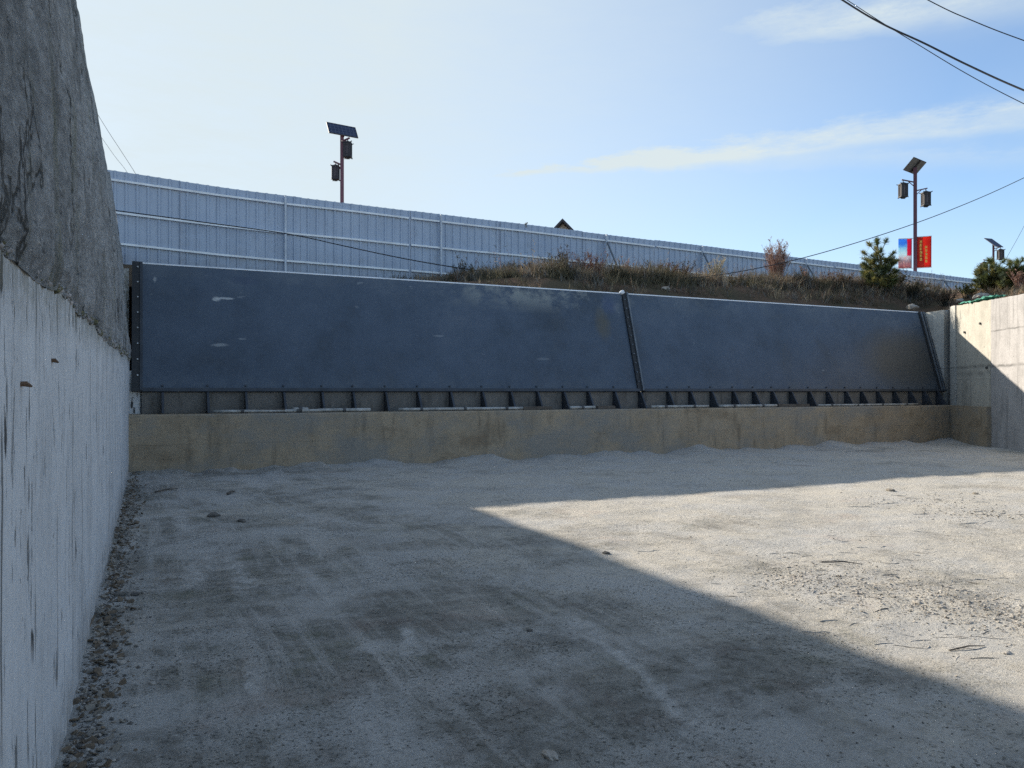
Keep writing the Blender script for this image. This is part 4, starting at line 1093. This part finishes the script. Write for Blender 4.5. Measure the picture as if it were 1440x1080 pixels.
# ------------------------------------------------------------------ loose stuff on the channel floor
def gp(px, py):
    Z = F * EYE / (py - HY); p = P(px, py, Z); p.z = ground_h(p.x, p.y); return p
rg = random.Random(33)
mb = MB()
def flake(mb, p, r_, m, rg, curl=.35):
    n = rg.randint(5, 7); a0 = rg.uniform(0, 6.28); tilt = Vector((rg.uniform(-curl, curl), rg.uniform(-curl, curl), 1)).normalized()
    u = tilt.orthogonal().normalized(); v = tilt.cross(u); th = r_ * rg.uniform(.08, .2); ex = rg.uniform(.5, 1.0)
    top = []; bot = []
    for i in range(n):
        a = a0 + 6.283 * i / n; rr_ = r_ * rg.uniform(.65, 1.15)
        q = p + u * math.cos(a) * rr_ + v * math.sin(a) * rr_ * ex + tilt * (r_ * .25); top.append(q + tilt * th * rg.uniform(.3, 1.2)); bot.append(q - tilt * th)
    mb.add(bot + top, [tuple(range(n))[::-1], tuple(range(n, 2 * n))] + [(i, (i + 1) % n, (i + 1) % n + n, i + n) for i in range(n)], m)
# churned patch of dried mud
for i in range(3600):
    t = rg.random(); px = lerp(1075, 1500, t) + rg.gauss(0, 18); py = lerp(806, 876, t) + rg.gauss(0, 9 + 9 * math.sin(t * 3.1))
    if py < 770: continue
    p = gp(px, py); flake(mb, p, rg.choice([.004, .005, .006, .007, .008, .009, .011, .014]), M['mud'] if rg.random() < .8 else M['mud_d'], rg, .6)
for i in range(420):
    t = rg.random(); px = lerp(1075, 1260, t) + rg.gauss(0, 18); py = lerp(868, 935, t) + rg.gauss(0, 9); p = gp(px, py); flake(mb, p, rg.choice([.003, .004, .005, .007]), M['mud'], rg, .6)
for i in range(170):
    px = 1380 + rg.gauss(0, 40); py = 725 + rg.gauss(0, 5); p = gp(px, py); flake(mb, p, rg.uniform(.006, .02), M['mud'] if rg.random() < .6 else M['mud_d'], rg, .5)
for i in range(260):
    px = 1300 + rg.gauss(0, 55); py = 706 + rg.gauss(0, 6); p = gp(px, py); flake(mb, p, rg.uniform(.006, .018), M['mud'], rg, .5)
for i in range(900):
    x = rg.uniform(4.0, 20); y = rg.uniform(2.5, 12)
    if x > wall_x(y) - .5: continue
    p = Vector((x, y, ground_h(x, y))); flake(mb, p, rg.uniform(.004, .014), M['mud'] if rg.random() < .7 else M['mud_d'], rg, .4)
# low broken ridges pressed up by wheels
def ridge(p, L, yaw, r_, m):
    n = 6; pts = []
    for j in range(n + 1):
        u = (j / n - .5) * L; q = Vector((p.x + math.cos(yaw) * u, p.y + math.sin(yaw) * u + .05 * L * math.sin(j * .7 + L * 40), 0)); q.z = ground_h(q.x, q.y) + r_ * .1; pts.append(q)
    mb.tube(pts, [r_ * (.25 + .75 * math.sin(math.pi * (j + .3) / (n + .6))) * rg.uniform(.6, 1.2) for j in range(n + 1)], 5, m)
for (cx_, cy_, sx_, sy_, n_) in ((1260, 838, 110, 26, 46), (1180, 790, 60, 8, 14), (1380, 905, 50, 12, 12), (1300, 706, 70, 8, 14), (1390, 725, 40, 6, 12), (1100, 905, 50, 16, 10), (930, 790, 60, 14, 8), (1330, 770, 90, 16, 12)):
    for i in range(n_):
        p = gp(cx_ + rg.gauss(0, sx_), max(665, cy_ + rg.gauss(0, sy_) + (.22 * rg.gauss(0, sx_) if n_ > 40 else 0)))
        if p.x > 19: continue
        ridge(p, rg.uniform(.05, .20) * (1 if cy_ > 750 else 1.6), YAW * -1 + rg.gauss(0, .45), rg.uniform(.003, .007) * (1 if cy_ > 750 else 1.5), M['mud'] if rg.random() < .8 else M['mud_d'])
tag(mb.build('mud_flakes'), 'scattered flakes of dried mud over the sunny floor', 'mud', kind='stuff')
# gravel and litter in the shade, thicker along the dike foot
mb = MB()
def pebble(mb, p, r_, m, rg):
    vs = [Vector((1, 0, 0)), Vector((0, 1, 0)), Vector((-1, 0, 0)), Vector((0, -1, 0)), Vector((0, 0, .8)), Vector((0, 0, -.8))]
    a = rg.uniform(0, 6.28); ca, sa = math.cos(a), math.sin(a); out = []
    for v in vs:
        q = v * r_ * rg.uniform(.6, 1.3); out.append(p + Vector((q.x * ca - q.y * sa, q.x * sa + q.y * ca, q.z * .7 + r_ * .25)))
    mb.add(out, [(0, 1, 4), (1, 2, 4), (2, 3, 4), (3, 0, 4), (1, 0, 5), (2, 1, 5), (3, 2, 5), (0, 3, 5)], m)
for i in range(5200):
    y = 2.0 + 15 * rg.random() ** 1.7; x = left_x(y) + .01 + abs(rg.gauss(0, .10)) + .03 * rg.random()
    p = Vector((x, y, ground_h(x, y))); s = rg.choice([.004, .006, .008, .011, .016])
    k = rg.random()
    if k < .45: pebble(mb, p, s, M['stone_d'], rg)
    elif k < .62: pebble(mb, p, s, M['stone'], rg)
    elif k < .86: flake(mb, p, s * 1.8, M['leaf'], rg, .9)
    else: flake(mb, p, s * 1.8, M['mud_d'], rg, .9)
for i in range(9000):
    y = 2.2 + 9 * rg.random() ** 1.6; x = left_x(y) + .1 + 5.5 * rg.random() ** 1.4
    if nz(x * .8, y * .8, 12, 3) + .35 < rg.random() * 1.1: continue
    p = Vector((x, y, ground_h(x, y))); s = rg.choice([.0025, .003, .004, .005, .007]) 
    pebble(mb, p, s, M['stone_d'] if rg.random() < .8 else M['stone'], rg)
tag(mb.build('gravel'), 'fine gravel and leaf litter along the dike foot', 'gravel', kind='stuff')
# countable bits
bits = [(775, 1060, .030, 'stone', 'pale chip of stone lowest in the shaded foreground'), (745, 889, .016, 'stone_d', 'small black stone alone in the middle of the shaded floor'),
        (186, 888, .035, 'stone', 'flat grey stone on the floor near the dike foot'), (170, 840, .035, 'stone_d', 'dark clod by the dike foot, farther of two'), (190, 838, .03, 'stone_d', 'dark clod right of another near the dike foot'),
        (214, 963, .018, 'stone', 'small pale stone near the lower left litter'), (172, 940, .022, 'stone', 'pale stone left of the small one near the litter'),
        (300, 727, .07, 'stone_d', 'dark clod on the far floor toward the left'), (340, 735, .045, 'stone_d', 'smaller dark clod right of another on the far left floor'), (1252, 691, .055, 'mud_d', 'dark mud clod on the sunlit floor near the gate shadow'),
        (1372, 694, .04, 'mud_d', 'mud clod on the sunlit floor toward the right wall'), (852, 780, .03, 'stone_d', 'dark pebble just inside the sunlit floor'), (1417, 919, .018, 'mud', 'curled mud lump at the right edge of the sunlit floor'),
        (1290, 848, .026, 'mud', 'largest mud lump in the churned patch'), (1325, 857, .02, 'mud', 'mud lump right of the largest in the churned patch')]
for i, (px, py, r_, m, lab) in enumerate(bits):
    p = gp(px, py); p.z += r_ * .2
    stone(p, r_, M[m], lab, .55, 'loose stones and clods on the floor', 40 + i, 'stone' if 'ston' in lab or 'pebb' in lab else 'clod')
for i, (a, b, r_, lab) in enumerate([((218, 694), (250, 690), .016, 'dark stick lying on the far floor by the dike'), ((320, 697), (330, 694), .02, 'short dark stick near the longer one on the far floor'),
                                     ((1335, 913), (1385, 909), .005, 'thin bent twig on the sunlit floor at the right'), ((1155, 793), (1213, 795), .006, 'dark twig above the churned mud patch'),
                                     ((115, 905), (133, 885), .012, 'brown stick leaning at the foot of the dike')]):
    pa, pb = gp(*a), gp(*b); q = MB(); md = pa.lerp(pb, .55) + Vector((0, 0, .012)); q.tube([pa + Vector((0, 0, r_)), md + Vector((0, 0, r_)), pb + Vector((0, 0, r_ * (1 if i != 4 else 6)))], [r_, r_ * .9, r_ * .5], 6)
    rebase(tag(q.build('stick', M['timber'] if i != 4 else M['leaf']), lab, 'stick', 'sticks on the floor'))

# ------------------------------------------------------------------ sky, sun, camera
SUN = Vector((-.785, 1.87, 1.0)).normalized()
elev = math.asin(SUN.z); az = math.atan2(SUN.x, SUN.y)
w = bpy.data.worlds.new('World'); sc.world = w; w.use_nodes = True
nt = w.node_tree; nn = nt.nodes; ll = nt.links
bg = nn['Background']
sky = nn.new('ShaderNodeTexSky'); sky.sky_type = 'NISHITA'; sky.sun_disc = False
sky.sun_elevation = elev; sky.sun_rotation = az; sky.air_density = 1.0; sky.dust_density = .35; sky.ozone_density = 2.6; sky.altitude = 200
tc = nn.new('ShaderNodeTexCoord')
def wm(op, a, b=None, clamp=False):
    n = nn.new('ShaderNodeMath'); n.operation = op; n.use_clamp = clamp
    for i, v in enumerate((a, b)):
        if v is None: continue
        if isinstance(v, (int, float)): n.inputs[i].default_value = v
        else: ll.new(v, n.inputs[i])
    return n.outputs[0]
def wdot(vec):
    n = nn.new('ShaderNodeVectorMath'); n.operation = 'DOT_PRODUCT'; ll.new(tc.outputs['Generated'], n.inputs[0]); n.inputs[1].default_value = vec; return n.outputs['Value']
def wnoise(scale, detail, rough, mscale, rot=(0, 0, 0), loc=(0, 0, 0)):
    mp = nn.new('ShaderNodeMapping'); ll.new(tc.outputs['Generated'], mp.inputs[0]); mp.inputs['Scale'].default_value = mscale; mp.inputs['Rotation'].default_value = rot; mp.inputs['Location'].default_value = loc
    n = nn.new('ShaderNodeTexNoise'); ll.new(mp.outputs[0], n.inputs['Vector']); n.inputs['Scale'].default_value = scale; n.inputs['Detail'].default_value = detail; n.inputs['Roughness'].default_value = rough
    return n.outputs['Fac']
def dirv(px, py): return (P(px, py, 1.0) - Vector((0, 0, EYE))).normalized()
warp = wm('SUBTRACT', wnoise(5, 5, .6, (1, 1, 2)), .5)
fine = wnoise(11, 10, .72, (1, 1, 4.5), (R(6), R(6), R(10)))
mask = None
for (a, b, wd_, amp, fade) in (((640, 256), (1440, 178), .008, .75, .22), ((860, 224), (1560, 140), .011, .8, .2), ((1000, 232), (1500, 215), .012, .35, .2), ((360, 146), (740, 96), .009, .65, .12), ((1020, 40), (1480, -10), .018, .6, .2), ((1080, 62), (1300, 20), .008, .4, .2)):
    da, db = dirv(*a), dirv(*b); n_ = da.cross(db).normalized(); mid = (da + db).normalized(); tang = (db - da).normalized(); half = (db - da).length / 2
    d = wm('ADD', wm('ADD', wdot(n_), wm('MULTIPLY', warp, .035)), wm('MULTIPLY', wm('SUBTRACT', fine, .5), .03))
    g = wm('POWER', 2.718, wm('MULTIPLY', wm('POWER', wm('DIVIDE', wm('ABSOLUTE', d), wd_), 2), -1))
    t = wm('DIVIDE', wm('ABSOLUTE', wdot(tang)), half)
    mr = nn.new('ShaderNodeMapRange'); ll.new(t, mr.inputs[0]); mr.inputs[1].default_value = 1.6; mr.inputs[2].default_value = .75; mr.inputs[3].default_value = 0; mr.inputs[4].default_value = 1
    q = wm('MULTIPLY', wm('MULTIPLY', g, mr.outputs[0]), amp)
    mask = q if mask is None else wm('ADD', mask, q)
mr = nn.new('ShaderNodeMapRange'); ll.new(fine, mr.inputs[0]); mr.inputs[1].default_value = .3; mr.inputs[2].default_value = .65; mr.inputs[3].default_value = .35; mr.inputs[4].default_value = 1.0
mask = wm('MULTIPLY', mask, mr.outputs[0])
veil = nn.new('ShaderNodeMapRange'); ll.new(wnoise(1.6, 5, .55, (1, 1, 2.5)), veil.inputs[0]); veil.inputs[1].default_value = .32; veil.inputs[2].default_value = .70; veil.inputs[3].default_value = .0; veil.inputs[4].default_value = .26
low = nn.new('ShaderNodeMapRange'); ll.new(wdot((0, 0, 1)), low.inputs[0]); low.inputs[1].default_value = .24; low.inputs[2].default_value = .02; low.inputs[3].default_value = 0; low.inputs[4].default_value = .16
mask = wm('ADD', mask, wm('ADD', veil.outputs[0], low.outputs[0]), True)
sv = nn.new('ShaderNodeMapRange'); ll.new(wdot(SUN), sv.inputs[0]); sv.inputs[1].default_value = .30; sv.inputs[2].default_value = .82; sv.inputs[3].default_value = 0; sv.inputs[4].default_value = .93
mask = wm('MAXIMUM', mask, wm('MULTIPLY', sv.outputs[0], wm('ADD', wm('MULTIPLY', fine, .25), .85)), True)
bg2 = nn.new('ShaderNodeBackground'); bg2.inputs['Color'].default_value = (.83, .94, .975, 1); bg2.inputs['Strength'].default_value = .435
bg.inputs['Strength'].default_value = .108
ll.new(sky.outputs[0], bg.inputs['Color'])
mx = nn.new('ShaderNodeMixShader'); ll.new(mask, mx.inputs[0]); ll.new(bg.outputs[0], mx.inputs[1]); ll.new(bg2.outputs[0], mx.inputs[2])
ll.new(mx.outputs[0], nn['World Output'].inputs['Surface'])

sd = bpy.data.lights.new('sun', 'SUN'); sd.energy = 4.3; sd.angle = R(.8); sd.color = (1.0, .90, .76)
so = bpy.data.objects.new('sun', sd); COL.objects.link(so); so.rotation_euler = SUN.to_track_quat('Z', 'Y').to_euler(); so.location = (-20, 40, 40)
cd = bpy.data.cameras.new('camera'); co = bpy.data.objects.new('camera', cd); COL.objects.link(co); sc.camera = co
co.location = (0, 0, EYE); co.rotation_euler = (R(90), 0, -YAW); cd.sensor_width = 36; cd.lens = F / 1440 * 36; cd.shift_y = 10 / 1440
cd.clip_start = .05; cd.clip_end = 3000
sc.view_settings.view_transform = 'Standard'; sc.view_settings.look = 'None'; sc.view_settings.gamma = 1; sc.view_settings.exposure = 1.0
sc.render.engine = 'CYCLES'; sc.cycles.use_denoising = False; sc.cycles.denoiser = 'OPENIMAGEDENOISE'; sc.cycles.denoising_input_passes = 'RGB_ALBEDO_NORMAL'; sc.cycles.denoising_prefilter = 'ACCURATE'; sc.cycles.max_bounces = 6
